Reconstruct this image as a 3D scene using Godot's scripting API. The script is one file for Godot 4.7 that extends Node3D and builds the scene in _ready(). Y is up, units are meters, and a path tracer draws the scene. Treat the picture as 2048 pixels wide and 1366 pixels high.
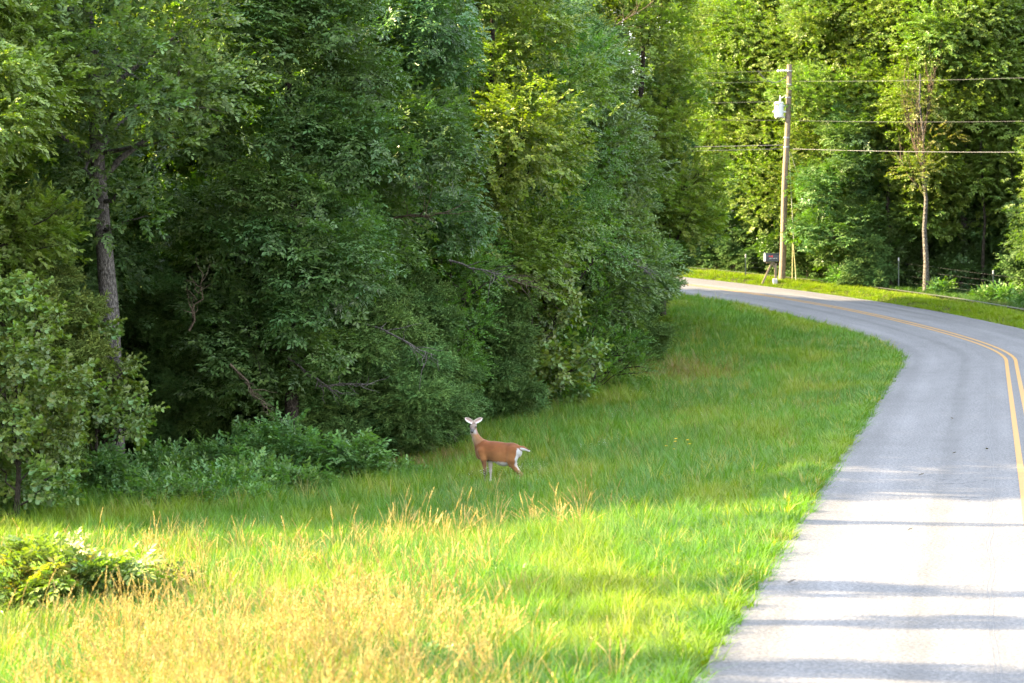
extends Node3D
# A white-tailed doe in a roadside ditch, oak-hickory-cedar woods on the left, a two-lane road bending left.
# y is up, the camera looks along -z; "dist" below is the distance along -z in metres.

const ARC_C := Vector2(-19.2, 95.0)      # centre of the bend (x, dist)
const ARC_R := 35.3                      # radius of the centre line
const PHI0 := -0.1658                    # where the straight meets the bend
const HALF := 3.35                       # half width of the road
const EYE := 4.13

var used := {}
var rng := RandomNumberGenerator.new()
var patch := FastNoiseLite.new()
var fine := FastNoiseLite.new()
var tps_p: Array = []
var tps_w: PackedFloat64Array
var hg: PackedFloat32Array
const HX0 := -44.0
const HX1 := 46.0
const HZ0 := 6.0
const HZ1 := 150.0
const HS := 0.75
var hnx := 0
var hnz := 0
var M := {}
var LEAF := {}
var PROTO := {}

# ------------------------------------------------------------------ helpers
func numbered(called: String) -> String:
	if not used.has(called):
		used[called] = 0
		return called
	used[called] += 1
	return "%s_%03d" % [called, used[called]]

func tag(o: Node, label: String, category: String, group := "", kind := "") -> Node:
	if label != "": o.set_meta("label", label)
	if category != "": o.set_meta("category", category)
	if group != "": o.set_meta("group", group)
	if kind != "": o.set_meta("kind", kind)
	return o

func thing(called: String, label: String, category: String, at := Vector3.ZERO, turn := 0.0, group := "") -> Node3D:
	var o := Node3D.new()
	o.name = numbered(called)
	add_child(o, true)
	o.position = at
	o.rotation.y = turn
	tag(o, label, category, group)
	return o

func put(called: String, mesh: Mesh, mat: Material, parent: Node = null) -> MeshInstance3D:
	var o := MeshInstance3D.new()
	o.name = numbered(called) if parent == null else called
	o.mesh = mesh
	if mat: o.material_override = mat
	(self if parent == null else parent).add_child(o, true)
	return o

func part(called: String, st: SurfaceTool, mat: Material, parent: Node = null) -> MeshInstance3D:
	return put(called, st.commit(), mat, parent)

func begin() -> SurfaceTool:
	var st := SurfaceTool.new()
	st.begin(Mesh.PRIMITIVE_TRIANGLES)
	return st

func tri(st: SurfaceTool, a: Vector3, b: Vector3, c: Vector3) -> void:
	var n := (c - a).cross(b - a).normalized()
	st.set_normal(n); st.add_vertex(a)
	st.set_normal(n); st.add_vertex(b)
	st.set_normal(n); st.add_vertex(c)

func quad(st: SurfaceTool, a: Vector3, b: Vector3, c: Vector3, d: Vector3) -> void:
	tri(st, a, b, c); tri(st, a, c, d)

func box(st: SurfaceTool, c: Vector3, s: Vector3, b := Basis.IDENTITY, ch := 0.0) -> void:
	# a box with chamfered edges
	var h := s * 0.5
	var k: float = min(ch, min(h.x, min(h.y, h.z)) * 0.6)
	var f := func(p: Vector3) -> Vector3: return c + b * p
	for ax in 3:
		for sg in [-1.0, 1.0]:
			var u := (ax + 1) % 3
			var w := (ax + 2) % 3
			var q: Array[Vector3] = []
			for cc in [[-1, -1], [1, -1], [1, 1], [-1, 1]]:
				var p := Vector3.ZERO
				p[ax] = sg * h[ax]
				p[u] = cc[0] * (h[u] - k)
				p[w] = cc[1] * (h[w] - k)
				q.append(f.call(p))
			if sg > 0: quad(st, q[3], q[2], q[1], q[0])
			else: quad(st, q[0], q[1], q[2], q[3])
	if k > 0.0:
		for ax in 3:
			var u := (ax + 1) % 3
			var w := (ax + 2) % 3
			for su in [-1.0, 1.0]:
				for sw in [-1.0, 1.0]:
					var p := [Vector3.ZERO, Vector3.ZERO, Vector3.ZERO, Vector3.ZERO]
					for e in 2:
						var s1 := -1.0 if e == 0 else 1.0
						p[e][ax] = s1 * (h[ax] - k); p[e][u] = su * h[u]; p[e][w] = sw * (h[w] - k)
						p[3 - e][ax] = s1 * (h[ax] - k); p[3 - e][u] = su * (h[u] - k); p[3 - e][w] = sw * h[w]
					var q0: Vector3 = f.call(p[0]); var q1: Vector3 = f.call(p[1]); var q2: Vector3 = f.call(p[2]); var q3: Vector3 = f.call(p[3])
					if su * sw > 0: quad(st, q0, q1, q2, q3)
					else: quad(st, q3, q2, q1, q0)
		for sx in [-1.0, 1.0]:
			for sy in [-1.0, 1.0]:
				for sz in [-1.0, 1.0]:
					var a: Vector3 = f.call(Vector3(sx * h.x, sy * (h.y - k), sz * (h.z - k)))
					var d: Vector3 = f.call(Vector3(sx * (h.x - k), sy * h.y, sz * (h.z - k)))
					var e: Vector3 = f.call(Vector3(sx * (h.x - k), sy * (h.y - k), sz * h.z))
					if sx * sy * sz > 0: tri(st, a, e, d)
					else: tri(st, a, d, e)

func tube(st: SurfaceTool, pts: Array, rad: Array, sides := 7, cap := true) -> void:
	var rings: Array = []
	var prev := Vector3.ZERO
	for i in pts.size():
		var t: Vector3
		if i == 0: t = pts[1] - pts[0]
		elif i == pts.size() - 1: t = pts[i] - pts[i - 1]
		else: t = pts[i + 1] - pts[i - 1]
		t = t.normalized()
		var u := prev - t * prev.dot(t)
		if u.length() < 0.01:
			u = Vector3.RIGHT if abs(t.x) < 0.8 else Vector3.FORWARD
			u = u - t * u.dot(t)
		u = u.normalized()
		prev = u
		var w := t.cross(u)
		var ring: Array = []
		for k in sides:
			var a := TAU * k / sides
			var d := u * cos(a) + w * sin(a)
			ring.append([pts[i] + d * rad[i], d])
		rings.append(ring)
	for i in rings.size() - 1:
		for k in sides:
			var k2 := (k + 1) % sides
			var q := [rings[i][k], rings[i][k2], rings[i + 1][k2], rings[i + 1][k]]
			for j in [0, 2, 1, 0, 3, 2]:
				st.set_normal(q[j][1])
				st.add_vertex(q[j][0])
	if cap:
		for e in [0, rings.size() - 1]:
			var c: Vector3 = pts[e]
			for k in sides:
				var a: Vector3 = rings[e][k][0]
				var b: Vector3 = rings[e][(k + 1) % sides][0]
				if e == 0: tri(st, c, b, a)
				else: tri(st, c, a, b)

func lathe(st: SurfaceTool, at: Vector3, prof: Array, sides := 16, b := Basis.IDENTITY) -> void:
	# prof: [radius, height] from the bottom up
	for i in prof.size() - 1:
		var p0: Array = prof[i]
		var p1: Array = prof[i + 1]
		var sl := Vector2(p1[1] - p0[1], p0[0] - p1[0]).normalized()
		for k in sides:
			var a0 := TAU * k / sides
			var a1 := TAU * (k + 1) / sides
			var d0 := Vector3(cos(a0), 0, sin(a0))
			var d1 := Vector3(cos(a1), 0, sin(a1))
			var q := [[d0 * p0[0] + Vector3.UP * p0[1], d0], [d1 * p0[0] + Vector3.UP * p0[1], d1], [d1 * p1[0] + Vector3.UP * p1[1], d1], [d0 * p1[0] + Vector3.UP * p1[1], d0]]
			for j in [0, 1, 2, 0, 2, 3]:
				st.set_normal(b * (q[j][1] * sl.x + Vector3.UP * sl.y).normalized())
				st.add_vertex(at + b * q[j][0])

func rnd(a: float, b: float) -> float:
	return rng.randf_range(a, b)

# ------------------------------------------------------------------ road and ground heights
func road_coords(x: float, z: float) -> Vector2:
	# (arc length from the start of the bend, distance to the left of the centre line)
	var tp := ARC_C + ARC_R * Vector2(cos(PHI0), sin(PHI0))
	var tg := Vector2(-sin(PHI0), cos(PHI0))
	var p := Vector2(x, z)
	var s := (p - tp).dot(tg)
	if s < 0.0:
		return Vector2(s, -(p - tp).dot(Vector2(cos(PHI0), sin(PHI0))))
	var q := p - ARC_C
	var phi := atan2(q.y, q.x)
	if phi < PHI0: phi = PHI0
	return Vector2((phi - PHI0) * ARC_R, ARC_R - q.length())

func road_point(s: float, lat: float) -> Vector2:
	if s < 0.0:
		var tp := ARC_C + ARC_R * Vector2(cos(PHI0), sin(PHI0))
		return tp + Vector2(-sin(PHI0), cos(PHI0)) * s - Vector2(cos(PHI0), sin(PHI0)) * lat
	var phi := PHI0 + s / ARC_R
	return ARC_C + (ARC_R - lat) * Vector2(cos(phi), sin(phi))

func road_y(s: float) -> float:
	if s <= -4.0: return 0.0
	var t := s + 4.0
	# eases into a steady climb of about 7.6 %
	var k := 22.0
	return 0.0765 * (t * t / (2.0 * k) if t < k else t - k * 0.5)

func solve_ground() -> void:
	var c: Array = []
	for z in [14.0, 26.0, 38.0, 50.0, 62.0, 76.0, 88.0]:
		var e: float = road_point((z - 89.2) / 0.986, HALF).x
		var f: float = clamp((z - 10.0) / 34.0, 0.35, 1.0)
		if z > 70.0: f = lerp(1.0, 0.45, (z - 70.0) / 18.0)
		for dv in [[0.3, -0.03], [1.6, -0.16], [3.6, -0.56], [6.0, -1.08], [9.0, -1.3], [14.0, -1.3], [25.0, -0.9], [44.0, -0.2]]:
			if z > 80.0 and dv[0] > 20.0: continue
			c.append([e - dv[0], z, dv[1] * f])
		c.append([e + 7.2, z, 0.0]); c.append([e + 12.0, z, -0.2]); c.append([e + 30.0, z, 0.6])
	for a in [[8.6, 96.0, 0.0], [5.0, 97.0, -0.05], [2.0, 97.0, -0.25], [9.0, 104.0, 0.72], [6.0, 106.0, 0.85], [3.0, 107.0, 0.75], [5.3, 112.5, 1.5], [-3.0, 110.0, 1.0], [-10.0, 100.0, 0.3], [-22.0, 100.0, 0.2], [-12.0, 116.0, 1.8], [-30.0, 120.0, 2.0]]:
		c.append(a)
	for ph in [-4.0, 8.0, 20.0, 32.0, 44.0, 58.0, 75.0]:
		var s: float = (deg_to_rad(ph) - PHI0) * ARC_R
		var y := road_y(s)
		for dv in [[-0.3, 0.0], [-1.7, 0.27], [-3.2, 0.3], [-5.5, 0.0], [-11.0, -0.2], [-26.0, 0.5]]:
			var p := road_point(s, -HALF + dv[0])
			c.append([p.x, p.y, y + dv[1]])
		var q := road_point(s, HALF + 0.4)
		c.append([q.x, q.y, y - 0.04])
	var n := c.size()
	var m := n + 3
	var a: Array = []
	for i in m:
		var r := PackedFloat64Array()
		r.resize(m + 1)
		a.append(r)
	for i in n:
		for j in n:
			a[i][j] = tps_k(c[i][0] - c[j][0], c[i][1] - c[j][1])
		a[i][i] += 0.12
		a[i][n] = 1.0; a[i][n + 1] = c[i][0]; a[i][n + 2] = c[i][1]
		a[n][i] = 1.0; a[n + 1][i] = c[i][0]; a[n + 2][i] = c[i][1]
		a[i][m] = c[i][2]
	for k in m:
		var piv := k
		for i in range(k + 1, m):
			if abs(a[i][k]) > abs(a[piv][k]): piv = i
		var sw = a[k]; a[k] = a[piv]; a[piv] = sw
		var rk: PackedFloat64Array = a[k]
		for i in range(k + 1, m):
			var ri: PackedFloat64Array = a[i]
			var g := ri[k] / rk[k]
			if g != 0.0:
				for j in range(k, m + 1): ri[j] -= g * rk[j]
				a[i] = ri
	tps_w = PackedFloat64Array()
	tps_w.resize(m)
	for k in range(m - 1, -1, -1):
		var v: float = a[k][m]
		for j in range(k + 1, m): v -= a[k][j] * tps_w[j]
		tps_w[k] = v / a[k][k]
	tps_p = c
	hnx = int((HX1 - HX0) / HS) + 1
	hnz = int((HZ1 - HZ0) / HS) + 1
	hg = PackedFloat32Array()
	hg.resize(hnx * hnz)
	for j in hnz:
		for i in hnx:
			hg[j * hnx + i] = raw_y(HX0 + i * HS, HZ0 + j * HS)

func tps_k(dx: float, dz: float) -> float:
	var r2 := dx * dx + dz * dz
	return 0.0 if r2 < 1e-9 else 0.005 * r2 * log(r2)

func raw_y(x: float, z: float) -> float:
	var n := tps_p.size()
	var v := tps_w[n] + tps_w[n + 1] * x + tps_w[n + 2] * z
	for i in n:
		var p: Array = tps_p[i]
		v += tps_w[i] * tps_k(x - p[0], z - p[1])
	return v

func gy(x: float, z: float) -> float:
	var fx: float = clamp((x - HX0) / HS, 0.0, hnx - 1.001)
	var fz: float = clamp((z - HZ0) / HS, 0.0, hnz - 1.001)
	var i := int(fx)
	var j := int(fz)
	fx -= i; fz -= j
	var k := j * hnx + i
	var v: float = lerp(lerp(hg[k], hg[k + 1], fx), lerp(hg[k + hnx], hg[k + hnx + 1], fx), fz)
	var rc := road_coords(x, z)
	var out: float = abs(rc.y) - HALF
	if out < 1.0 and rc.x < 75.0:
		v = lerp(road_y(rc.x) - 0.05, v + 0.03 * fine.get_noise_2d(x * 30.0, z * 30.0), smoothstep(0.1, 1.0, out))
	else:
		v += 0.07 * fine.get_noise_2d(x * 14.0, z * 14.0)
	return v

func on_ground(x: float, z: float, dy := 0.0) -> Vector3:
	return Vector3(x, gy(x, z) + dy, -z)

func forest_x(z: float) -> float:
	# the front of the woods on the left
	var t := [[46.0, -60.0], [53.0, -24.0], [55.0, -9.6], [62.0, -4.2], [68.0, -2.6], [74.0, -1.6], [83.0, 1.9], [95.0, 4.0], [108.0, 5.0], [112.5, 4.5], [118.0, -3.0], [130.0, -30.0]]
	if z <= t[0][0]: return -80.0
	for i in t.size() - 1:
		if z <= t[i + 1][0]:
			return lerp(float(t[i][1]), float(t[i + 1][1]), (z - t[i][0]) / (t[i + 1][0] - t[i][0]))
	return -80.0

func build_ground() -> void:
	var xs: Array = []
	var zs: Array = []
	for v in [-900.0, -500.0, -250.0, -130.0, -80.0, -58.0]: xs.append(v)
	var x := HX0
	while x <= HX1: xs.append(x); x += 0.5
	for v in [60.0, 90.0, 150.0, 300.0, 600.0, 900.0]: xs.append(v)
	for v in [-700.0, -300.0, -100.0, -40.0, -15.0]: zs.append(v)
	var z := HZ0
	while z <= HZ1: zs.append(z); z += 0.5
	for v in [165.0, 200.0, 260.0, 400.0, 700.0, 1100.0]: zs.append(v)
	var st := begin()
	for zz in zs:
		for xx in xs:
			var y := gy(xx, zz)
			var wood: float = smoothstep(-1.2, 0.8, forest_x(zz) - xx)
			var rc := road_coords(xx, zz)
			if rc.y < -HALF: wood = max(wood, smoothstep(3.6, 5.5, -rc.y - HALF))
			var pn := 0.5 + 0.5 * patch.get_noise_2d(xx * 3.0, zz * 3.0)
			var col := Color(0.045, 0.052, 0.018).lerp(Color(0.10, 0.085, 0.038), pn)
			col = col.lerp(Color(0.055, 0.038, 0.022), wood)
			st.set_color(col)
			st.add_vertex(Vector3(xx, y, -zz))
	var nx := xs.size()
	for j in zs.size() - 1:
		for i in nx - 1:
			var k := j * nx + i
			for q in [k, k + nx, k + 1, k + 1, k + nx, k + nx + 1]: st.add_index(q)
	st.generate_normals()
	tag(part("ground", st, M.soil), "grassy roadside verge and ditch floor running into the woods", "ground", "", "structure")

func strip(s0: float, s1: float, l0: float, l1: float, lift: float, wob := 0.0, seedv := 0) -> SurfaceTool:
	var st := begin()
	var n := int((s1 - s0) / 0.6)
	var nl := 12 if l1 - l0 > 2.0 else 1
	for i in n + 1:
		var s: float = lerp(s0, s1, float(i) / n)
		for j in nl + 1:
			var f := float(j) / nl
			var a: float = lerp(l0, l1, f)
			if wob > 0.0: a += wob * fine.get_noise_2d(s * (22.0 if nl > 1 else 3.0) + seedv * 91.0, 7.0 * j if nl > 1 else 0.0)
			var p := road_point(s, a)
			st.set_uv(Vector2(f, s / 14.0))
			st.set_uv2(Vector2(a, s) * 0.42)
			st.add_vertex(Vector3(p.x, road_y(s) + lift, -p.y))
	for i in n:
		for j in nl:
			var k := i * (nl + 1) + j
			for q in [k, k + 1, k + nl + 1, k + 1, k + nl + 2, k + nl + 1]: st.add_index(q)
	st.generate_normals()
	st.generate_tangents()
	return st

func build_road() -> void:
	var road := part("road", strip(-110.0, 74.0, -HALF, HALF, 0.0, 0.09), M.asphalt)
	tag(road, "pale grey two-lane asphalt road curving away to the left", "road", "", "structure")
	part("yellow_line", strip(-110.0, 74.0, 0.09, 0.20, 0.004), M.yellow, road)
	part("yellow_line", strip(-110.0, 74.0, -0.20, -0.09, 0.004), M.yellow, road)
	for c in [[-70.0, -5.0, 0.62, 0.007, 3], [-66.0, -22.0, 0.67, 0.006, 3]]:
		part("tar_seam", strip(c[0], c[1], c[2], c[2] + c[3], 0.004, 0.12, c[4]), M.tar, road)
	rng.seed = 5
	for q in [[Vector2(8.6, 40.6), 0.55, 26], [Vector2(7.2, 35.0), 0.5, 22], [Vector2(7.4, 46.6), 0.5, 12], [Vector2(6.9, 44.0), 0.4, 8]]:
		var st := begin()
		for k in q[2]:
			var c: Vector2 = q[0] + Vector2(rng.randfn(0, q[1] * 0.5), rng.randfn(0, q[1] * 0.9))
			var y := 0.005
			var r := rnd(0.015, 0.07)
			var b := Vector3(c.x, y, -c.y)
			var n := 7
			var w: Array = []
			for i in n: w.append(b + Vector3(cos(TAU * i / n) * r * rnd(0.6, 1.4), 0, sin(TAU * i / n) * r * rnd(0.5, 1.6)))
			for i in n: tri(st, b, w[i], w[(i + 1) % n])
		part("oil_stain", st, M.tar, road)
	rng.seed = 6
	var litter := [[8.1, 52.5, "curled brown leaf lying left of the wheel path on the shaded road"], [8.9, 53.4, "dark leaf scrap lying near the middle of the shaded lane"], [3.2, 33.2, "thin dry leaf lying on the road close to the grass edge"], [6.8, 47.8, "small brown leaf lying on the shaded lane before the sunlit bar"], [5.4, 39.0, "brown leaf lying on the broad sunlit patch of road"], [9.6, 62.0, "dark leaf lying on the far shaded lane"]]
	for q in litter:
		var st := begin()
		leaf(st, Vector3(0, 0.012, 0), Vector3(rnd(-1, 1), 0, rnd(-1, 1)), Vector3(rnd(-.3, .3), 1, rnd(-.3, .3)), rnd(0.09, 0.14), OAK, Color(0.06, 0.04, 0.025), 0.4, -0.3)
		var o := part("fallen_leaf", st, M.broadleaf)
		o.position = Vector3(q[0], 0.006, -q[1])
		tag(o, q[2], "fallen leaf", "fallen leaves on the road")
	var g := strip(-8.0, 74.0, -HALF - 2.6, -HALF - 2.35, 0.27, 0.08, 4)
	tag(part("gravel_path", g, M.gravel), "thin pale gravel strip along the top of the grass berm beyond the road", "path", "", "structure")

# ------------------------------------------------------------------ materials
func noise_tex(freq: float, oct: int, size: int, lo: Color, hi: Color, seedv: int, gain := 0.55, ty := FastNoiseLite.TYPE_SIMPLEX_SMOOTH) -> ImageTexture:
	var n := FastNoiseLite.new()
	n.seed = seedv
	n.noise_type = ty
	n.frequency = freq
	n.fractal_octaves = oct
	n.fractal_gain = gain
	var im := n.get_seamless_image(size, size)
	var o := Image.create(size, size, false, Image.FORMAT_RGB8)
	for y in size:
		for x in size:
			o.set_pixel(x, y, lo.lerp(hi, im.get_pixel(x, y).r))
	return ImageTexture.create_from_image(o)

func normal_tex(freq: float, oct: int, size: int, seedv: int, bump: float, stretch := 1) -> ImageTexture:
	var n := FastNoiseLite.new()
	n.seed = seedv
	n.frequency = freq
	n.fractal_octaves = oct
	var im := n.get_seamless_image(size, size * stretch)
	if stretch > 1: im.resize(size, size)
	im.convert(Image.FORMAT_RGBA8)
	im.bump_map_to_normal_map(bump)
	return ImageTexture.create_from_image(im)

func mat(col: Color, rough := 0.8, spec := 0.5) -> StandardMaterial3D:
	var m := StandardMaterial3D.new()
	m.albedo_color = col
	m.roughness = rough
	m.metallic_specular = spec
	return m

func lin(r: float, g: float, b: float) -> Color:
	return Color(r, g, b).linear_to_srgb()

func leaf_mat(back: Color, rough := 0.5, spec := 0.4) -> StandardMaterial3D:
	var m := mat(Color.WHITE, rough, spec)
	m.vertex_color_use_as_albedo = true
	m.cull_mode = BaseMaterial3D.CULL_DISABLED
	m.backlight_enabled = true
	m.backlight = back
	return m

func build_materials() -> void:
	var soil := mat(Color.WHITE, 0.95, 0.2)
	soil.vertex_color_use_as_albedo = true
	soil.albedo_texture = noise_tex(0.03, 5, 256, Color(0.55, 0.55, 0.5), Color(1, 1, 1), 3, 0.7)
	soil.uv1_triplanar = true
	soil.uv1_world_triplanar = true
	soil.uv1_scale = Vector3.ONE * 0.6
	M.soil = soil
	# asphalt: lengthwise wear in the wheel paths, fine aggregate
	var im := Image.create(256, 1024, false, Image.FORMAT_RGB8)
	var na := FastNoiseLite.new(); na.seed = 11; na.frequency = 0.02; na.fractal_octaves = 4
	var nb := FastNoiseLite.new(); nb.seed = 12; nb.frequency = 0.35
	for y in 1024:
		for x in 256:
			var u := x / 255.0
			var an := TAU * y / 1024.0
			var stripe := na.get_noise_3d(x * 1.6, cos(an) * 9.0, sin(an) * 9.0)
			var blot := na.get_noise_3d(x * 0.8 + 400.0, cos(an) * 70.0, sin(an) * 70.0)
			var wear := 0.0
			for wp in [0.13, 0.36, 0.62, 0.86]: wear += exp(-pow((u - wp) / 0.045, 2.0))
			var v := 0.25 + 0.10 * stripe + 0.03 * blot + 0.035 * wear + 0.02 * nb.get_noise_2d(x, y)
			im.set_pixel(x, y, lin(v * 1.02, v * 0.985, v * 0.97))
	var asp := mat(Color.WHITE, 0.82, 0.45)
	asp.albedo_texture = ImageTexture.create_from_image(im)
	asp.detail_enabled = true
	asp.detail_uv_layer = BaseMaterial3D.DETAIL_UV_2
	asp.detail_blend_mode = BaseMaterial3D.BLEND_MODE_MUL
	asp.detail_albedo = noise_tex(0.06, 5, 512, Color(0.26, 0.26, 0.28), Color(1.0, 1.0, 1.0), 21, 0.95)
	asp.normal_enabled = true
	asp.normal_texture = normal_tex(0.2, 3, 512, 22, 3.0)
	asp.uv1_scale = Vector3.ONE
	asp.normal_scale = 0.2
	M.asphalt = asp
	var yel := mat(lin(0.56, 0.28, 0.05), 0.7, 0.4)
	yel.albedo_texture = noise_tex(0.05, 5, 256, Color(0.5, 0.55, 0.66), Color(1, 1, 1), 31, 0.8)
	yel.uv1_scale = Vector3(1, 14, 1)
	M.yellow = yel
	M.tar = mat(lin(0.10, 0.10, 0.105), 0.7)
	var gr := mat(lin(0.15, 0.15, 0.125), 0.95, 0.2)
	gr.albedo_texture = noise_tex(0.25, 3, 256, Color(0.6, 0.6, 0.6), Color(1, 1, 1), 33, 0.8)
	gr.uv1_scale = Vector3(2, 40, 1)
	M.gravel = gr
	M.crumb = mat(Color.WHITE, 0.95, 0.2)
	M.crumb.vertex_color_use_as_albedo = true
	var bark := mat(lin(0.15, 0.125, 0.10), 0.95, 0.2)
	bark.albedo_texture = noise_tex(0.045, 5, 256, Color(0.08, 0.08, 0.08), Color(1.0, 1.0, 1.0), 41, 0.85)
	bark.normal_enabled = true
	bark.normal_texture = normal_tex(0.06, 4, 256, 42, 10.0)
	bark.uv1_triplanar = true
	bark.uv1_scale = Vector3(1.9, 0.5, 1.9)
	M.bark = bark
	var pale := bark.duplicate()
	pale.albedo_color = lin(0.36, 0.33, 0.30)
	M.pale_bark = pale
	var dead := bark.duplicate()
	dead.albedo_color = lin(0.30, 0.23, 0.16)
	M.dead = dead
	M.broadleaf = leaf_mat(Color(0.80, 0.90, 0.16), 0.44, 0.45)
	M.gloss_leaf = leaf_mat(Color(0.76, 0.86, 0.16), 0.40, 0.5)
	M.needle = leaf_mat(Color(0.25, 0.3, 0.08), 0.7, 0.3)
	M.grass = leaf_mat(Color(0.86, 0.96, 0.12), 0.55, 0.35)
	M.straw = leaf_mat(Color(0.7, 0.64, 0.34), 0.7, 0.3)
	M.petal = leaf_mat(Color(0.6, 0.6, 0.5), 0.8, 0.2)

# ------------------------------------------------------------------ leaves
func vcol(st: SurfaceTool, c: Color, n: Vector3, p: Vector3) -> void:
	st.set_color(c)
	st.set_normal(n)
	st.add_vertex(p)

func flake(st: SurfaceTool, c: Color, n: Vector3, a: Vector3, b: Vector3, d: Vector3) -> void:
	# a small triangle whose winding agrees with its normal
	if (d - a).cross(b - a).dot(n) < 0.0: n = -n
	vcol(st, c, n, a); vcol(st, c, n, b); vcol(st, c, n, d)

func leaf(st: SurfaceTool, at: Vector3, dir: Vector3, up: Vector3, L: float, outline: Array, c: Color, fold := 0.25, droop := 0.2) -> void:
	# outline: [along, half width] from stalk to tip; two flaps folded along the midrib
	var x := dir.normalized()
	var z := x.cross(up).normalized()
	var y := z.cross(x).normalized()
	for sg in [-1.0, 1.0]:
		var n: Vector3 = (y * 1.0 - z * sg * fold).normalized()
		var last := at
		var lastm := at
		for i in outline.size():
			var o: Array = outline[i]
			var a: float = o[0]
			var drop := -droop * a * a * L
			var m := at + x * (a * L) + y * drop
			var e: Vector3 = m + z * (sg * o[1] * L) + y * (fold * o[1] * L)
			if i == 0:
				last = e; lastm = m
				continue
			var q := [lastm, last, e, m]
			var order := [0, 2, 1, 0, 3, 2] if sg > 0 else [0, 1, 2, 0, 2, 3]
			var skip_first: bool = outline[i - 1][1] < 0.001
			var skip_second: bool = o[1] < 0.001
			for t in 2:
				if t == 0 and skip_first: continue
				if t == 1 and skip_second: continue
				for k in 3: vcol(st, c, n, q[order[t * 3 + k]])
			last = e; lastm = m

func vary(c: float, h: float) -> Color:
	var v := 1.0 + rnd(-c, c)
	var w := rnd(-h, h)
	return Color(v * (1.0 + w), v, v * (1.0 - 0.8 * w))

const OAK := [[0.0, 0.0], [0.22, 0.10], [0.36, 0.24], [0.45, 0.12], [0.62, 0.32], [0.72, 0.15], [0.88, 0.20], [1.0, 0.0]]
const BLACKJACK := [[0.0, 0.0], [0.3, 0.10], [0.55, 0.20], [0.72, 0.42], [0.82, 0.26], [0.97, 0.24], [1.0, 0.0]]
const LANCE := [[0.0, 0.0], [0.3, 0.17], [0.62, 0.24], [1.0, 0.0]]
const OVAL := [[0.0, 0.0], [0.25, 0.22], [0.6, 0.27], [1.0, 0.0]]

func twig_spray(seedv: int, count: int, L: float, size: float, outline: Array, flat := 0.5, hue := 0.12) -> ArrayMesh:
	# a leafy twig along +x, leaves alternating, upper faces up
	rng.seed = seedv
	var st := begin()
	for k in count:
		var f: float = (k + 0.5) / count
		var a := (1.0 if k % 2 == 0 else -1.0) * rnd(0.4, 1.35)
		if k == count - 1: a = 0.0
		var at := Vector3(f * L, rnd(-0.06, 0.06) * L * 1.4, rnd(-0.08, 0.08) * L * 1.4)
		var d := Vector3(cos(a), rnd(-0.45, 0.65), sin(a))
		var up := Vector3(rnd(-flat, flat), 1.0, rnd(-flat, flat))
		leaf(st, at, d, up, size * rnd(0.7, 1.2), outline, vary(0.22, hue), rnd(0.1, 0.4), rnd(-0.05, 0.25))
	return st.commit()

func compound_spray(seedv: int, leaves: int, L: float, size: float, pairs: int) -> ArrayMesh:
	# hickory, ash or sumac: each leaf a drooping stalk with paired leaflets
	rng.seed = seedv
	var st := begin()
	for k in leaves:
		var a := TAU * k / leaves + rnd(-0.4, 0.4)
		var d := Vector3(0.45 + 0.55 * cos(a), rnd(-0.3, 0.55), sin(a)).normalized()
		var side := d.cross(Vector3.UP).normalized()
		var c := vary(0.18, 0.1)
		var at := Vector3(L * 0.25 * rnd(0.0, 1.0), 0, 0)
		for p in pairs:
			var f := (p + 1.0) / (pairs + 0.3)
			var q := at + d * (f * L) + Vector3.DOWN * (0.16 * f * f * L)
			for sg in [-1.0, 1.0]:
				leaf(st, q, d * 0.65 + side * sg + Vector3.DOWN * rnd(-0.45, 0.3), Vector3(rnd(-.7, .7), 1, rnd(-.7, .7)), size * rnd(0.75, 1.1) * (0.7 + 0.4 * f), LANCE, c, 0.2, 0.25)
		leaf(st, at + d * L + Vector3.DOWN * 0.16 * L, d + Vector3.DOWN * 0.2, Vector3.UP, size * 1.15, LANCE, c, 0.2, 0.25)
	return st.commit()

func cedar_spray(seedv: int, L: float) -> ArrayMesh:
	rng.seed = seedv
	var st := begin()
	for b in 9:
		var f := (b + 0.5) / 9.0
		var base := Vector3(f * L * 0.75, 0, 0)
		var a := (1.0 if b % 2 == 0 else -1.0) * rnd(0.3, 1.1)
		var d := Vector3(cos(a), rnd(-0.45, 0.5), sin(a)).normalized()
		var bl := L * rnd(0.28, 0.5)
		var c := vary(0.25, 0.1)
		for k in 7:
			var p := base + d * (bl * (k + 0.3) / 7.0) + Vector3.DOWN * (0.1 * bl * k * k / 49.0)
			var e := Vector3(d.x + rnd(-0.9, 0.9), d.y + rnd(-0.6, 0.6), d.z + rnd(-0.9, 0.9)).normalized()
			var w := e.cross(Vector3(rnd(-1, 1), rnd(-1, 1), rnd(-1, 1))).normalized() * 0.011
			var n := e.cross(w).normalized()
			var t := p + e * rnd(0.05, 0.085)
			flake(st, c, n, p - w, p + w, t)
	return st.commit()

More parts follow.
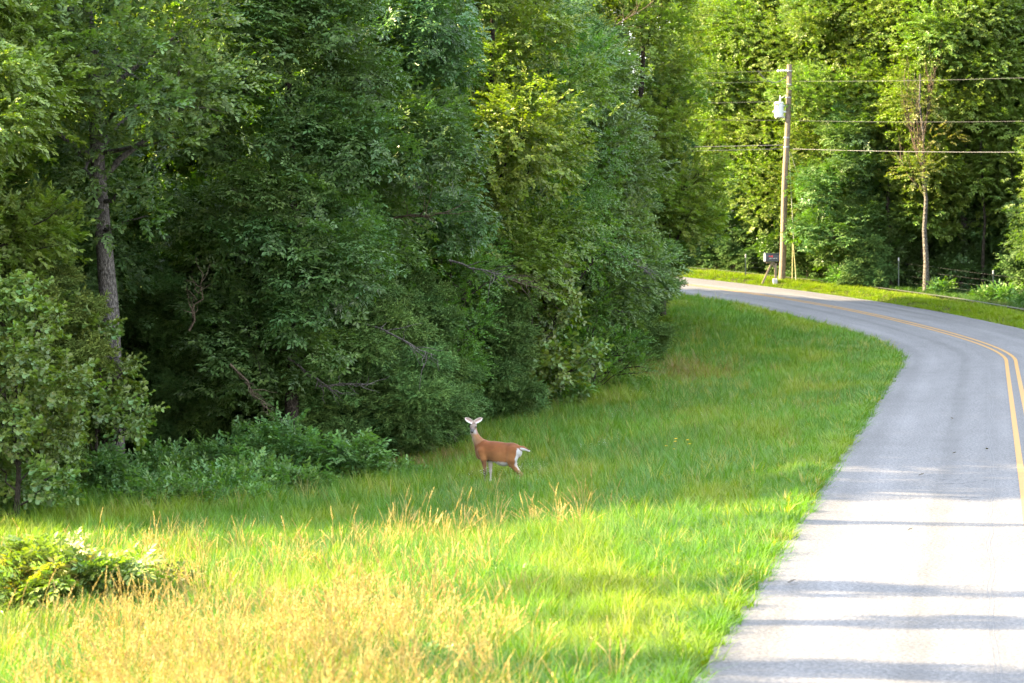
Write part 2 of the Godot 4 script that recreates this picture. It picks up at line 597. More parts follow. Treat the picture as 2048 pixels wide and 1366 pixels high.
func build_leaves() -> void:
	LEAF.oak = [twig_spray(1, 18, 0.33, 0.112, OAK, 0.9), twig_spray(2, 18, 0.33, 0.108, OAK, 0.9), twig_spray(3, 17, 0.31, 0.118, OAK, 0.9)]
	LEAF.blackjack = [twig_spray(4, 12, 0.34, 0.145, BLACKJACK, 1.0, 0.2)]
	LEAF.hickory = [compound_spray(5, 6, 0.18, 0.108, 2), compound_spray(6, 5, 0.19, 0.105, 3)]
	LEAF.elm = [twig_spray(7, 20, 0.38, 0.075, OVAL, 0.5), twig_spray(8, 20, 0.42, 0.07, OVAL, 0.5)]
	LEAF.shrub = [twig_spray(9, 14, 0.34, 0.082, OVAL, 0.9), twig_spray(10, 14, 0.3, 0.086, OVAL, 0.9)]
	LEAF.sumac = [compound_spray(11, 4, 0.26, 0.10, 5)]
	LEAF.cedar = [cedar_spray(12, 0.34), cedar_spray(13, 0.38)]

# ------------------------------------------------------------------ trees
func crown(parent: Node, called: String, lobes: Array, mesh: Mesh, material: Material, tint: Color, scl: float, axis_out: float, droop: float, seedv: int, tips := Color(0, 0, 0, 0)) -> MultiMeshInstance3D:
	# lobes: [centre, radius, flatness, sprays]
	rng.seed = seedv
	var total := 0
	for l in lobes: total += int(l[3])
	var mm := MultiMesh.new()
	mm.transform_format = MultiMesh.TRANSFORM_3D
	mm.use_colors = true
	mm.mesh = mesh
	mm.instance_count = total
	var k := 0
	for l in lobes:
		var c: Vector3 = l[0]
		var hue := rnd(-0.1, 0.1)
		var val := rnd(0.82, 1.15)
		for i in int(l[3]):
			var d := Vector3(rng.randfn(0, 1), rng.randfn(0, 1) * 0.9 + 0.15, rng.randfn(0, 1)).normalized()
			var r: float = l[1] * pow(rng.randf(), 0.42) * (1.0 + 0.16 * rng.randfn(0, 1))
			var p := c + Vector3(d.x * r, d.y * r * l[2], d.z * r)
			var out := Vector3(p.x, 0, p.z).normalized() * axis_out + d * (1.0 - axis_out * 0.5) + Vector3(rnd(-.8, .8), rnd(-.55, .6) - droop, rnd(-.8, .8))
			var x := out.normalized()
			var up := (Vector3.UP + d * 0.35 + Vector3(rnd(-.35, .35), 0, rnd(-.35, .35))).normalized()
			var z := x.cross(up).normalized()
			var y := z.cross(x)
			var s := scl * rnd(0.75, 1.3)
			mm.set_instance_transform(k, Transform3D(Basis(x * s, y * s, z * s), p))
			var v := val * rnd(0.78, 1.2)
			var h := hue + rnd(-0.09, 0.09)
			var col := Color(tint.r * v * (1.0 + h), tint.g * v, tint.b * v * (1.0 - h))
			if tips.a > 0.0 and rng.randf() < tips.a: col = Color(tips.r * v, tips.g * v, tips.b * v)
			mm.set_instance_color(k, Color(col.r * FOL, col.g * FOL, col.b * FOL))
			k += 1
	var o := MultiMeshInstance3D.new()
	o.name = called
	o.multimesh = mm
	o.material_override = material
	o.set_meta("kind", "stuff")
	parent.add_child(o, true)
	return o

func bent(a: Vector3, b: Vector3, n: int, wob: float) -> Array:
	var pts: Array = []
	for i in n + 1:
		var f := float(i) / n
		var w := wob * sin(f * PI)
		pts.append(a.lerp(b, f) + (Vector3(rnd(-w, w), rnd(-w, w) * 0.5, rnd(-w, w)) if i > 0 and i < n else Vector3.ZERO))
	return pts

func taper(r0: float, r1: float, n: int) -> Array:
	var o: Array = []
	for i in n + 1: o.append(lerp(r0, r1, float(i) / n))
	return o

func trunk_part(o: Node, h: float, r: float, m: Material, lean := Vector3.ZERO) -> Array:
	var pts: Array = [Vector3(0, -0.25, 0)]
	var rad: Array = [r * 1.5]
	pts.append(Vector3(0, 0.25, 0)); rad.append(r * 1.12)
	var n := 7
	for i in range(1, n + 1):
		var f := float(i) / n
		pts.append(Vector3(rnd(-.1, .1), f * h, rnd(-.1, .1)) * Vector3(f + 0.3, 1, f + 0.3) + lean * f * f)
		rad.append(lerp(r, r * 0.18, pow(f, 0.9)))
	var st := begin()
	tube(st, pts, rad, 10)
	part("trunk", st, m, o)
	return pts

func along(pts: Array, y: float) -> Vector3:
	for i in pts.size() - 1:
		if pts[i + 1].y >= y:
			return pts[i].lerp(pts[i + 1], clamp((y - pts[i].y) / max(0.001, pts[i + 1].y - pts[i].y), 0.0, 1.0))
	return pts[-1]

func broad_tree(called: String, label: String, at: Vector3, turn: float, p: Dictionary) -> Node3D:
	# p: h, base, rad, lobes, sprays, leaf, mat, tint, scale, r, seed, droop
	rng.seed = p.seed
	var o := thing(called, label, "tree", at, turn, p.get("group", ""))
	var pts := trunk_part(o, p.h * 0.93, p.r, p.get("bark", M.bark), p.get("lean", Vector3.ZERO))
	var lobes: Array = []
	var n: int = p.lobes
	var a0 := rnd(0, TAU)
	for i in n:
		var f := (i + 0.5) / n
		var y: float = lerp(p.base, p.h * 0.96, f)
		var prof: float = sin(PI * pow(lerp(0.22, 0.93, f), 0.8))
		var rr: float = p.rad * prof * rnd(0.55, 1.25)
		var a := a0 + i * 2.39996 + rnd(-0.35, 0.35)
		var lr: float = p.rad * lerp(0.44, 0.34, f) * rnd(0.6, 1.4)
		var c := along(pts, y + rnd(-0.5, 0.5)) + Vector3(cos(a) * rr * 0.74, rnd(-0.3, 0.3), sin(a) * rr * 0.74)
		lobes.append([c, lr, rnd(0.65, 1.0), int(p.sprays * 1.35 * lr * lr)])
		if i % 2 == 0 or i < 6:
			var st := begin()
			var b := along(pts, max(p.base * 0.7, y - rr * 0.35 - 0.4))
			tube(st, bent(b, c, 4, 0.18), taper(p.r * 0.34 * (1.0 - 0.55 * f), 0.012, 4), 6, false)
			for t in 4:
				var e := c + Vector3(rnd(-1, 1), rnd(-0.5, 0.7), rnd(-1, 1)) * lr * 0.9
				tube(st, bent(b.lerp(c, rnd(0.5, 0.95)), e, 3, 0.12), taper(0.022, 0.005, 3), 4, false)
			part("limb", st, p.get("bark", M.bark), o)
	for e in p.get("extra", []):
		lobes.append([e[0], e[1], e[2] if e.size() > 2 else 0.6, int(p.sprays * e[1] * e[1])])
		var st := begin()
		tube(st, bent(along(pts, e[0].y - 0.3), e[0], 5, 0.15), taper(p.r * 0.22, 0.008, 5), 6, false)
		part("limb", st, p.get("bark", M.bark), o)
	crown(o, "crown", lobes, p.leaf, p.mat, p.tint, p.get("scale", 1.0), 0.6, p.get("droop", 0.05), p.seed + 7, p.get("tips", Color(0, 0, 0, 0)))
	return o

func cedar_tree(called: String, label: String, at: Vector3, turn: float, p: Dictionary) -> Node3D:
	rng.seed = p.seed
	var o := thing(called, label, "tree", at, turn, p.get("group", ""))
	var pts := trunk_part(o, p.h * 0.97, p.r, M.bark)
	var lobes: Array = []
	var n: int = p.lobes
	var a0 := rnd(0, TAU)
	var st := begin()
	for i in n:
		var f := (i + 0.5) / n
		var y: float = lerp(p.base, p.h, f)
		var rr: float = p.rad * pow(1.0 - f * 0.92, 0.75) * rnd(0.7, 1.15)
		var a := a0 + i * 2.39996 + rnd(-0.3, 0.3)
		var lr: float = max(0.28, rr * 0.42)
		var dir := Vector3(cos(a), 0, sin(a))
		var root := along(pts, y - 0.25)
		for q in 3:
			var g := 0.4 + 0.3 * q
			lobes.append([root + dir * (rr * g) + Vector3.UP * (0.32 * rr * g * g - 0.05), lr * (1.05 - 0.28 * q), 0.38, int(p.sprays * lr * lr * 0.75) + 8])
		tube(st, bent(root, root + dir * rr + Vector3.UP * (0.3 * rr), 3, 0.08), taper(0.035 * (1.0 - f) + 0.012, 0.006, 3), 5, false)
	part("bough", st, M.bark, o).set_meta("kind", "stuff")
	crown(o, "crown", lobes, p.leaf, M.needle, p.tint, p.get("scale", 1.0), 0.75, -0.12, p.seed + 7)
	return o

func dup(src: Node3D, called: String, label: String, at: Vector3, turn: float, scl := Vector3.ONE, group := "", tint := Color(0, 0, 0, 0)) -> Node3D:
	var c := src.duplicate()
	c.name = numbered(called)
	add_child(c, true)
	c.position = at
	c.rotation.y = turn
	c.scale = scl
	tag(c, label, src.get_meta("category"), group)
	if group == "" and c.has_meta("group"): c.remove_meta("group")
	if tint.a > 0.0:
		for k in c.get_children():
			if k is MultiMeshInstance3D:
				var key := "%s|%s" % [k.material_override.get_instance_id(), tint.to_html()]
				if not M.has(key):
					M[key] = k.material_override.duplicate()
					M[key].albedo_color = tint
				k.material_override = M[key]
	return c

func dead_branch(label: String, at: Vector3, dir: Vector3, L: float, seedv: int, m: Material) -> void:
	rng.seed = seedv
	var o := thing("dead_branch", label, "branch", at)
	var st := begin()
	tube(st, bent(Vector3.ZERO, dir * L, 5, 0.12), taper(0.03, 0.008, 5), 6, false)
	part("stem", st, m, o)
	var s2 := begin()
	for k in 12:
		var b := dir * L * rnd(0.2, 0.95)
		var e := b + (dir + Vector3(rnd(-1, 1), rnd(-.8, .8), rnd(-1, 1))).normalized() * L * rnd(0.2, 0.5)
		tube(s2, bent(b, e, 4, 0.07), taper(0.012, 0.003, 4), 4, false)
	part("twig", s2, m, o).set_meta("kind", "stuff")

const GRA := 1.14
const FOL := 1.2
const T_OAK := Color(0.138, 0.195, 0.035)
const T_POST := Color(0.118, 0.178, 0.060)
const T_JACK := Color(0.115, 0.170, 0.040)
const T_HICK := Color(0.084, 0.150, 0.044)
const T_ELM := Color(0.088, 0.172, 0.034)
const T_CEDAR := Color(0.066, 0.122, 0.028)

func build_left_woods() -> void:
	# --- front row, from the left edge of the picture to the bend
	broad_tree("oak_tree", "tall oak whose yellow-green sunlit boughs hang in at the upper left", on_ground(-11.6, 55.0), 0.0,
		{"h": 12.0, "base": 5.4, "rad": 2.7, "lobes": 16, "sprays": 150, "leaf": LEAF.oak[0], "mat": M.gloss_leaf, "tint": T_OAK, "r": 0.2, "seed": 101,
		"extra": [[Vector3(1.9, 8.3, 2.2), 0.85], [Vector3(2.05, 7.3, 2.5), 0.75], [Vector3(1.95, 4.3, 2.4), 0.6], [Vector3(1.8, 3.2, 2.3), 0.55]]})
	broad_tree("oak_sapling", "bushy blackjack oak sapling with broad glossy leaves at the left edge of the ditch", on_ground(-9.15, 52.6), 0.5,
		{"h": 4.3, "base": 0.5, "rad": 1.15, "lobes": 16, "scale": 0.75, "sprays": 230, "leaf": LEAF.blackjack[0], "mat": M.gloss_leaf, "tint": T_JACK, "r": 0.06, "seed": 102})
	cedar_tree("cedar_tree", "yellow-green red cedar standing left of the thick bare trunk", on_ground(-9.75, 57.6), 0.0,
		{"h": 6.3, "base": 0.6, "rad": 1.8, "lobes": 34, "sprays": 330, "leaf": LEAF.cedar[0], "tint": Color(0.095, 0.135, 0.028), "r": 0.12, "seed": 103})
	broad_tree("post_oak_tree", "big post oak with the thick scaly trunk bare from weeds to crown", on_ground(-8.35, 59.4), 0.3,
		{"h": 14.0, "base": 7.4, "rad": 3.0, "lobes": 18, "sprays": 120, "leaf": LEAF.oak[1], "mat": M.broadleaf, "tint": T_POST, "r": 0.27, "seed": 104, "bark": M.pale_bark, "lean": Vector3(-0.8, 0, 0),
		"extra": [[Vector3(0.5, 7.9, 2.2), 0.8], [Vector3(-1.1, 8.3, 2.1), 0.8], [Vector3(1.1, 7.3, 2.0), 0.55], [Vector3(-0.4, 7.2, 1.6), 0.6], [Vector3(0.35, 6.3, 1.5), 0.5, 0.8], [Vector3(-0.7, 6.5, 1.4), 0.5, 0.8], [Vector3(0.5, 5.7, 1.3), 0.42, 0.8], [Vector3(-0.25, 5.5, 1.2), 0.4, 0.9]]})
	broad_tree("oak_sapling", "low leafy oak sapling growing against the foot of the thick trunk", on_ground(-8.35, 57.6), 0.0,
		{"h": 3.9, "base": 0.5, "rad": 1.05, "lobes": 12, "sprays": 190, "leaf": LEAF.blackjack[0], "mat": M.gloss_leaf, "tint": T_JACK, "r": 0.05, "seed": 105, "scale": 0.85})
	broad_tree("hickory_tree", "dark hickory with drooping paired leaflets right of the thick trunk", on_ground(-4.9, 63.2), 0.0,
		{"h": 14.5, "base": 3.4, "rad": 2.7, "lobes": 22, "sprays": 140, "leaf": LEAF.hickory[0], "mat": M.gloss_leaf, "tint": T_HICK, "r": 0.17, "seed": 106, "droop": 0.16,
		"extra": [[Vector3(0.5, 4.6, 2.0), 0.8, 0.9], [Vector3(0.2, 3.6, 2.1), 0.7, 0.9], [Vector3(-0.6, 5.3, 2.0), 0.8, 0.8], [Vector3(0.9, 2.8, 1.9), 0.55, 0.9], [Vector3(0.1, 7.5, 1.4), 0.85, 0.9], [Vector3(-0.2, 9.4, 1.3), 0.85, 0.9], [Vector3(0.3, 6.3, 1.6), 0.8, 0.9], [Vector3(0.0, 11.0, 1.3), 0.8, 0.9], [Vector3(-1.7, 8.6, 0.9), 0.9, 0.9], [Vector3(-1.5, 10.4, 0.8), 0.9, 0.9]]})
	cedar_tree("cedar_tree", "broad dark red cedar with layered boughs behind the blackberry thicket", on_ground(-4.0, 65.4), 0.4,
		{"h": 6.4, "base": 0.3, "rad": 2.5, "lobes": 40, "sprays": 330, "leaf": LEAF.cedar[1], "tint": T_CEDAR, "r": 0.13, "seed": 107})
	cedar_tree("cedar_tree", "low red cedar sweeping to the grass just left of the deer", on_ground(-2.55, 68.3), 2.0,
		{"h": 4.6, "base": 0.2, "rad": 1.9, "lobes": 30, "sprays": 330, "leaf": LEAF.cedar[0], "tint": T_CEDAR, "r": 0.1, "seed": 108})
	broad_tree("hickory_tree", "tall hickory with glossy bluish leaves above the broad cedar", on_ground(-3.4, 69.0), 0.0,
		{"h": 15.0, "base": 5.0, "rad": 3.2, "lobes": 22, "sprays": 140, "leaf": LEAF.hickory[1], "mat": M.gloss_leaf, "tint": T_HICK, "r": 0.18, "seed": 109, "droop": 0.12})
	broad_tree("elm_sapling", "slender elm sapling with fine bright leaves reaching over the cedar boughs", on_ground(-1.6, 70.5), 0.0,
		{"h": 6.2, "base": 1.6, "rad": 1.7, "lobes": 14, "sprays": 120, "leaf": LEAF.elm[0], "mat": M.broadleaf, "tint": T_ELM, "r": 0.06, "seed": 110})
	broad_tree("oak_tree", "mid-green oak rising straight behind the deer, dead twigs in its lower crown", on_ground(-0.6, 76.5), 0.0,
		{"h": 14.5, "base": 4.2, "rad": 3.2, "lobes": 22, "sprays": 130, "leaf": LEAF.oak[0], "mat": M.broadleaf, "tint": T_OAK, "r": 0.18, "seed": 111, "extra": [[Vector3(0.2, 9.5, 1.6), 0.9, 0.9], [Vector3(-0.4, 11.2, 1.4), 0.9, 0.9], [Vector3(0.5, 8.0, 1.7), 0.8, 0.9]]})
	cedar_tree("cedar_tree", "dark shaded red cedar behind the deer's head", on_ground(-0.9, 75.6), 0.7,
		{"h": 5.6, "base": 0.2, "rad": 2.0, "lobes": 30, "sprays": 300, "leaf": LEAF.cedar[1], "tint": T_CEDAR, "r": 0.11, "seed": 112})
	broad_tree("elm_tree", "light green elm with hanging fine-leaved boughs in the middle of the woods edge", on_ground(1.0, 80.8), 0.0,
		{"h": 12.5, "base": 3.4, "rad": 2.7, "lobes": 20, "sprays": 130, "leaf": LEAF.elm[1], "mat": M.broadleaf, "tint": T_ELM, "r": 0.14, "seed": 113, "droop": 0.25})
	broad_tree("oak_sapling", "young oak with broad leaves low on the bank right of the deer", on_ground(0.6, 79.6), 1.0,
		{"h": 4.8, "base": 0.4, "rad": 1.6, "lobes": 14, "sprays": 120, "leaf": LEAF.blackjack[0], "mat": M.gloss_leaf, "tint": T_JACK, "r": 0.06, "seed": 114})
	broad_tree("post_oak_tree", "grey-green post oak bulging from the woods edge before the bend", on_ground(2.3, 86.6), 0.0,
		{"h": 10.4, "base": 2.2, "rad": 2.5, "lobes": 22, "sprays": 150, "leaf": LEAF.oak[1], "mat": M.broadleaf, "tint": T_POST, "r": 0.15, "seed": 115, "bark": M.pale_bark})
	broad_tree("oak_shrub", "rounded leafy oak bush on the bank below the grey-green post oak", on_ground(2.4, 84.3), 0.0,
		{"h": 2.7, "base": 0.2, "rad": 1.3, "lobes": 12, "sprays": 140, "leaf": LEAF.elm[0], "mat": M.broadleaf, "tint": T_ELM, "r": 0.05, "seed": 116})
	cedar_tree("cedar_tree", "dark red cedar with ragged low boughs where the woods meet the brown grass", on_ground(3.5, 93.2), 0.2,
		{"h": 4.8, "base": 0.2, "rad": 1.5, "lobes": 26, "sprays": 330, "leaf": LEAF.cedar[0], "tint": T_CEDAR, "r": 0.1, "seed": 117})
	cedar_tree("cedar_tree", "tall red cedar high in the woods edge, lit along its right side", on_ground(2.9, 95.2), 1.2,
		{"h": 11.6, "base": 1.6, "rad": 2.3, "lobes": 44, "sprays": 260, "leaf": LEAF.cedar[1], "tint": T_CEDAR, "r": 0.16, "seed": 118})
	broad_tree("oak_tree", "last big oak on the inside of the bend, its crown edged with yellow light", on_ground(4.6, 100.8), 0.0,
		{"h": 15.0, "base": 3.4, "rad": 3.1, "lobes": 24, "sprays": 150, "leaf": LEAF.oak[2], "mat": M.broadleaf, "tint": T_OAK, "r": 0.19, "seed": 119})
	cedar_tree("cedar_tree", "dark cedar column at the right end of the woods, left of the power pole", on_ground(5.5, 104.0), 0.0,
		{"h": 9.4, "base": 2.4, "rad": 1.65, "lobes": 36, "sprays": 300, "leaf": LEAF.cedar[0], "tint": T_CEDAR, "r": 0.13, "seed": 120})
	broad_tree("oak_sapling", "young oak overhanging the grass at the inner edge of the bend", on_ground(4.2, 103.2), 0.0,
		{"h": 5.2, "base": 0.4, "rad": 1.55, "lobes": 16, "sprays": 140, "leaf": LEAF.oak[2], "mat": M.broadleaf, "tint": T_OAK, "r": 0.07, "seed": 121})
	broad_tree("elm_sapling", "dark leafy elm sapling hiding the road where it leaves behind the woods", on_ground(3.7, 108.0), 0.0,
		{"h": 6.0, "base": 0.5, "rad": 1.7, "lobes": 16, "sprays": 120, "leaf": LEAF.elm[1], "mat": M.broadleaf, "tint": T_ELM, "r": 0.08, "seed": 122})
	# --- second and third rows: plainer trees copied, seen in the gaps and above
	var deep_o := broad_tree("oak_tree", "shaded oak deep in the left woods, seen only through gaps", on_ground(-8.6, 70.5), 0.0,
		{"h": 15.0, "base": 2.0, "rad": 3.4, "lobes": 24, "sprays": 85, "leaf": LEAF.oak[2], "mat": M.broadleaf, "tint": T_OAK, "r": 0.2, "seed": 131, "scale": 1.15, "group": "shaded oaks deep in the left woods"})
	var deep_h := broad_tree("hickory_tree", "shaded hickory deep in the left woods, seen only through gaps", on_ground(-1.0, 82.5), 0.0,
		{"h": 15.5, "base": 3.0, "rad": 3.3, "lobes": 24, "sprays": 85, "leaf": LEAF.hickory[1], "mat": M.broadleaf, "tint": T_HICK, "r": 0.19, "seed": 132, "scale": 1.15, "group": "shaded hickories deep in the left woods"})
	var deep_c := cedar_tree("cedar_tree", "shaded cedar deep in the left woods, seen only through gaps", on_ground(-5.2, 69.5), 0.0,
		{"h": 8.0, "base": 0.3, "rad": 2.5, "lobes": 34, "sprays": 180, "leaf": LEAF.cedar[0], "tint": T_CEDAR, "r": 0.13, "seed": 133, "scale": 1.2, "group": "shaded cedars deep in the left woods"})
	rng.seed = 77
	var n := 0
	for row in 4:
		var z := 57.0 + row * 1.3
		while z < 116.0:
			var x := forest_x(z) - 3.6 - row * 3.9 + rnd(-0.8, 0.8)
			var rc := road_coords(x, z)
			if abs(rc.y) > HALF + 3.0 and x > -60.0 and not (x > -11.0 and x < -5.4 and z < 68.5):
				var pick := n % 5
				var src: Node3D = [deep_o, deep_h, deep_c, deep_o, deep_h][pick]
				var g: String = src.get_meta("group")
				dup(src, ["oak_tree", "hickory_tree", "cedar_tree", "oak_tree", "hickory_tree"][pick], src.get_meta("label"), on_ground(x, z), rnd(0, TAU), Vector3.ONE * rnd(0.82, 1.02), g)
				n += 1
			z += rnd(3.6, 4.8) + row * 0.5
	for q in [[-7.4, 66.0, 0.8], [-9.3, 67.5, 0.9], [-6.4, 68.8, 0.8]]:
		dup(deep_c, "cedar_tree", deep_c.get_meta("label"), on_ground(q[0], q[1]), rnd(0, TAU), Vector3.ONE * q[2], deep_c.get_meta("group"))
	# the far flank of the woods, outside the frame to the left: it shades the verge
	for q in [[-14.6, 53.8, 0.58, 0.8], [-18.8, 55.0, 0.62, 0.8], [-23.0, 57.4, 0.75, 0.95], [-28.0, 57.8, 1.0, 0.95], [-18.5, 61.5, 0.7, 0.95], [-24.5, 62.8, 0.95, 0.95], [-31.0, 64.0, 1.0, 0.95], [-33.5, 58.0, 1.0, 0.9]]:
		dup(deep_o if n % 2 == 0 else deep_h, "oak_tree" if n % 2 == 0 else "hickory_tree", "tree on the flank of the woods left of the picture", on_ground(q[0], q[1]), rnd(0, TAU), Vector3(q[3], q[2], q[3]), "trees on the flank of the woods left of the picture")
		n += 1
	# slim trees on the open ground to the left; their high crowns bar the near road with shade
	var slim := broad_tree("slim_oak", "slim high-crowned oak on the open ground left of the picture", on_ground(-23.0, 36.8), 0.0,
		{"h": 13.0, "base": 6.2, "rad": 1.0, "lobes": 14, "sprays": 170, "leaf": LEAF.oak[1], "mat": M.broadleaf, "tint": T_POST, "r": 0.11, "seed": 140, "group": "slim oaks left of the picture"})
	for q in [[-18.0, 48.4, 1.7, 1.2], [-19.0, 51.4, 1.7, 1.2], [-23.5, 49.6, 1.7, 1.35], [-24.0, 51.9, 1.7, 1.35], [-14.4, 42.9, 0.33, 1.1], [-16.5, 35.5, 0.6, 1.15], [-16.0, 32.8, 0.5, 1.15], [-15.4, 28.9, 0.7, 1.15], [-17.5, 27.0, 0.8, 1.2], [-20.0, 30.0, 0.45, 1.25]]:
		dup(slim, "slim_oak", slim.get_meta("label"), on_ground(q[0], q[1]), rnd(0, TAU), Vector3(q[2], q[3], q[2]), slim.get_meta("group"))

func build_right_woods() -> void:
	var lit := {"h": 14.0, "base": 3.6, "rad": 3.2, "lobes": 30, "sprays": 185, "leaf": LEAF.oak[0], "mat": M.broadleaf, "tint": T_OAK, "r": 0.24, "seed": 201, "bark": M.pale_bark}
	var a := lit.duplicate()
	a.extra = [[Vector3(-0.9, 2.6, 1.2), 0.5, 0.7], [Vector3(0.9, 3.0, 1.0), 0.6, 0.7], [Vector3(-0.8, 4.0, 1.4), 0.8, 0.7], [Vector3(0.3, 4.6, 1.5), 0.9, 0.7]]

	broad_tree("oak_tree", "stout oak with a pale grey trunk beyond the grass berm at right", on_ground(19.0, 120.0), 0.0, a)
	var b := lit.duplicate()
	b.seed = 202; b.r = 0.17; b.h = 14.5; b.base = 4.2; b.leaf = LEAF.oak[2]; b.rad = 2.9
	broad_tree("oak_tree", "slim oak with a leaning trunk, right of the pair beside the brown-twigged crown", on_ground(17.5, 121.2), 0.0, b)
	b = lit.duplicate(); b.seed = 203; b.r = 0.11; b.h = 13.0; b.base = 4.6; b.rad = 2.2
	broad_tree("oak_tree", "thinnest oak trunk, left of the pair beside the brown-twigged crown", on_ground(16.9, 121.2), 0.0, b)
	b = lit.duplicate(); b.seed = 204; b.h = 15.0; b.base = 3.6; b.rad = 3.6; b.lobes = 34; b.leaf = LEAF.oak[2]; 
	broad_tree("oak_tree", "tallest sunlit oak standing right behind the power pole wires", on_ground(14.6, 123.5), 0.0, b)
	b = lit.duplicate(); b.seed = 205; b.h = 15.0; b.base = 3.0; b.rad = 3.6; b.lobes = 34; 
	broad_tree("oak_tree", "broad yellow-green oak filling the upper right corner", on_ground(23.0, 121.5), 0.0, b)
	b = lit.duplicate(); b.seed = 206; b.h = 13.5; b.base = 4.0; b.rad = 3.0; 
	broad_tree("oak_tree", "oak crown behind the transformer, half in shade", on_ground(11.4, 127.5), 0.0, b)
	b = lit.duplicate(); b.seed = 207; b.h = 14.5; b.base = 4.0; b.rad = 3.2; b.leaf = LEAF.oak[2]
	broad_tree("oak_tree", "sunlit oak crown in the gap between the woods and the power pole", on_ground(8.6, 134.0), 0.0, b)
	# shaded lower storey
	broad_tree("hickory_tree", "dark green hickory with drooping boughs low behind the fence", on_ground(14.3, 120.6), 0.0,
		{"h": 7.4, "base": 1.0, "rad": 2.4, "lobes": 22, "sprays": 120, "leaf": LEAF.hickory[0], "mat": M.gloss_leaf, "tint": T_HICK, "r": 0.12, "seed": 208, "droop": 0.16})
	broad_tree("elm_sapling", "bushy shaded elm sapling between the dark hickory and the thin trunks", on_ground(15.6, 121.0), 0.0,
		{"h": 5.0, "base": 0.8, "rad": 1.7, "lobes": 16, "sprays": 110, "leaf": LEAF.elm[0], "mat": M.broadleaf, "tint": T_ELM, "r": 0.07, "seed": 209})
	broad_tree("oak_tree", "lower oak with leafy shaded boughs right of the brown twigs", on_ground(19.2, 121.4), 0.0,
		{"h": 8.2, "base": 2.6, "rad": 2.3, "lobes": 20, "sprays": 110, "leaf": LEAF.oak[1], "mat": M.broadleaf, "tint": T_POST, "r": 0.1, "seed": 210})
	broad_tree("oak_sapling", "yellow-leaved oak bough reaching in at the right edge above the berm", on_ground(21.7, 114.8), 0.0,
		{"h": 5.6, "base": 2.4, "rad": 1.6, "lobes": 10, "sprays": 150, "leaf": LEAF.oak[1], "mat": M.broadleaf, "tint": T_POST, "r": 0.07, "seed": 211})
	cedar_tree("cedar_tree", "dark red cedar behind the mailbox, left of the power pole", on_ground(10.2, 126.5), 0.0,
		{"h": 6.6, "base": 0.2, "rad": 2.2, "lobes": 36, "sprays": 250, "leaf": LEAF.cedar[1], "tint": T_CEDAR, "r": 0.13, "seed": 212})
	cedar_tree("cedar_tree", "dark red cedar where the road disappears, left of the mailbox", on_ground(7.6, 129.0), 0.9,
		{"h": 5.8, "base": 0.2, "rad": 2.1, "lobes": 34, "sprays": 250, "leaf": LEAF.cedar[0], "tint": T_CEDAR, "r": 0.13, "seed": 213})
	cedar_tree("cedar_tree", "small shaded cedar behind the fence between pole and thin trunks", on_ground(14.9, 118.9), 0.4,
		{"h": 2.3, "base": 0.1, "rad": 1.1, "lobes": 18, "sprays": 300, "leaf": LEAF.cedar[1], "tint": T_CEDAR, "r": 0.05, "seed": 214})
	# brown, half-dead crown
	rng.seed = 215
	var o := thing("dying_tree", "dying tree with bare reddish-brown upright twigs among the sunlit oaks", "tree", on_ground(17.0, 117.0))
	var pts := trunk_part(o, 9.0, 0.13, M.pale_bark, Vector3(-0.3, 0, 0))
	for k in 11:
		var st := begin()
		var b0 := along(pts, rnd(3.6, 6.5))
		var a1 := rnd(0, TAU)
		var e := b0 + Vector3(cos(a1) * rnd(0.4, 1.3), rnd(1.2, 3.2), sin(a1) * rnd(0.4, 1.3))
		tube(st, bent(b0, e, 5, 0.1), taper(0.035, 0.006, 5), 5, false)
		for t in 9:
			var b1 := b0.lerp(e, rnd(0.3, 1.0))
			tube(st, bent(b1, b1 + Vector3(rnd(-.5, .5), rnd(0.4, 1.4), rnd(-.5, .5)), 3, 0.05), taper(0.014, 0.004, 3), 4, false)
		part("limb", st, M.dead, o)
	crown(o, "crown", [[Vector3(-0.5, 5.0, 0.3), 0.9, 0.8, 50], [Vector3(0.6, 6.3, 0.2), 0.8, 0.8, 30], [Vector3(-0.2, 7.6, 0), 0.8, 0.8, 30]], LEAF.oak[0], M.broadleaf, Color(0.14, 0.14, 0.04), 1.0, 0.5, 0.1, 216)
	# backing rows
	var d1 := broad_tree("oak_tree", "sunlit oak in the woods behind the front row beyond the road", on_ground(18.0, 126.5), 0.0,
		{"h": 14.2, "base": 2.5, "rad": 3.5, "lobes": 26, "sprays": 80, "leaf": LEAF.oak[2], "mat": M.broadleaf, "tint": T_OAK, "r": 0.2, "seed": 220, "scale": 1.15, "group": "oaks behind the front row beyond the road"})
	var d2 := cedar_tree("cedar_tree", "shaded cedar in the dark understorey beyond the road", on_ground(20.6, 122.6), 0.0,
		{"h": 4.4, "base": 0.1, "rad": 1.9, "lobes": 24, "sprays": 170, "leaf": LEAF.cedar[0], "tint": T_CEDAR, "r": 0.1, "seed": 221, "scale": 1.2, "group": "shaded cedars beyond the road"})
	rng.seed = 88
	for q in [[21.8, 122.6], [12.9, 125.8], [15.9, 123.4], [9.6, 129.5], [24.5, 121.0], [26.5, 117.0], [24.0, 112.0], [13.5, 131.5], [22.5, 127.5], [10.0, 137.5], [15.5, 136.0], [20.0, 133.0], [27.0, 126.0], [30.0, 120.0], [5.0, 143.0], [12.0, 143.0], [19.0, 140.0], [26.0, 134.0]]:
		dup(d1, "oak_tree", d1.get_meta("label"), on_ground(q[0], q[1]), rnd(0, TAU), Vector3.ONE * rnd(0.9, 1.05), d1.get_meta("group"))
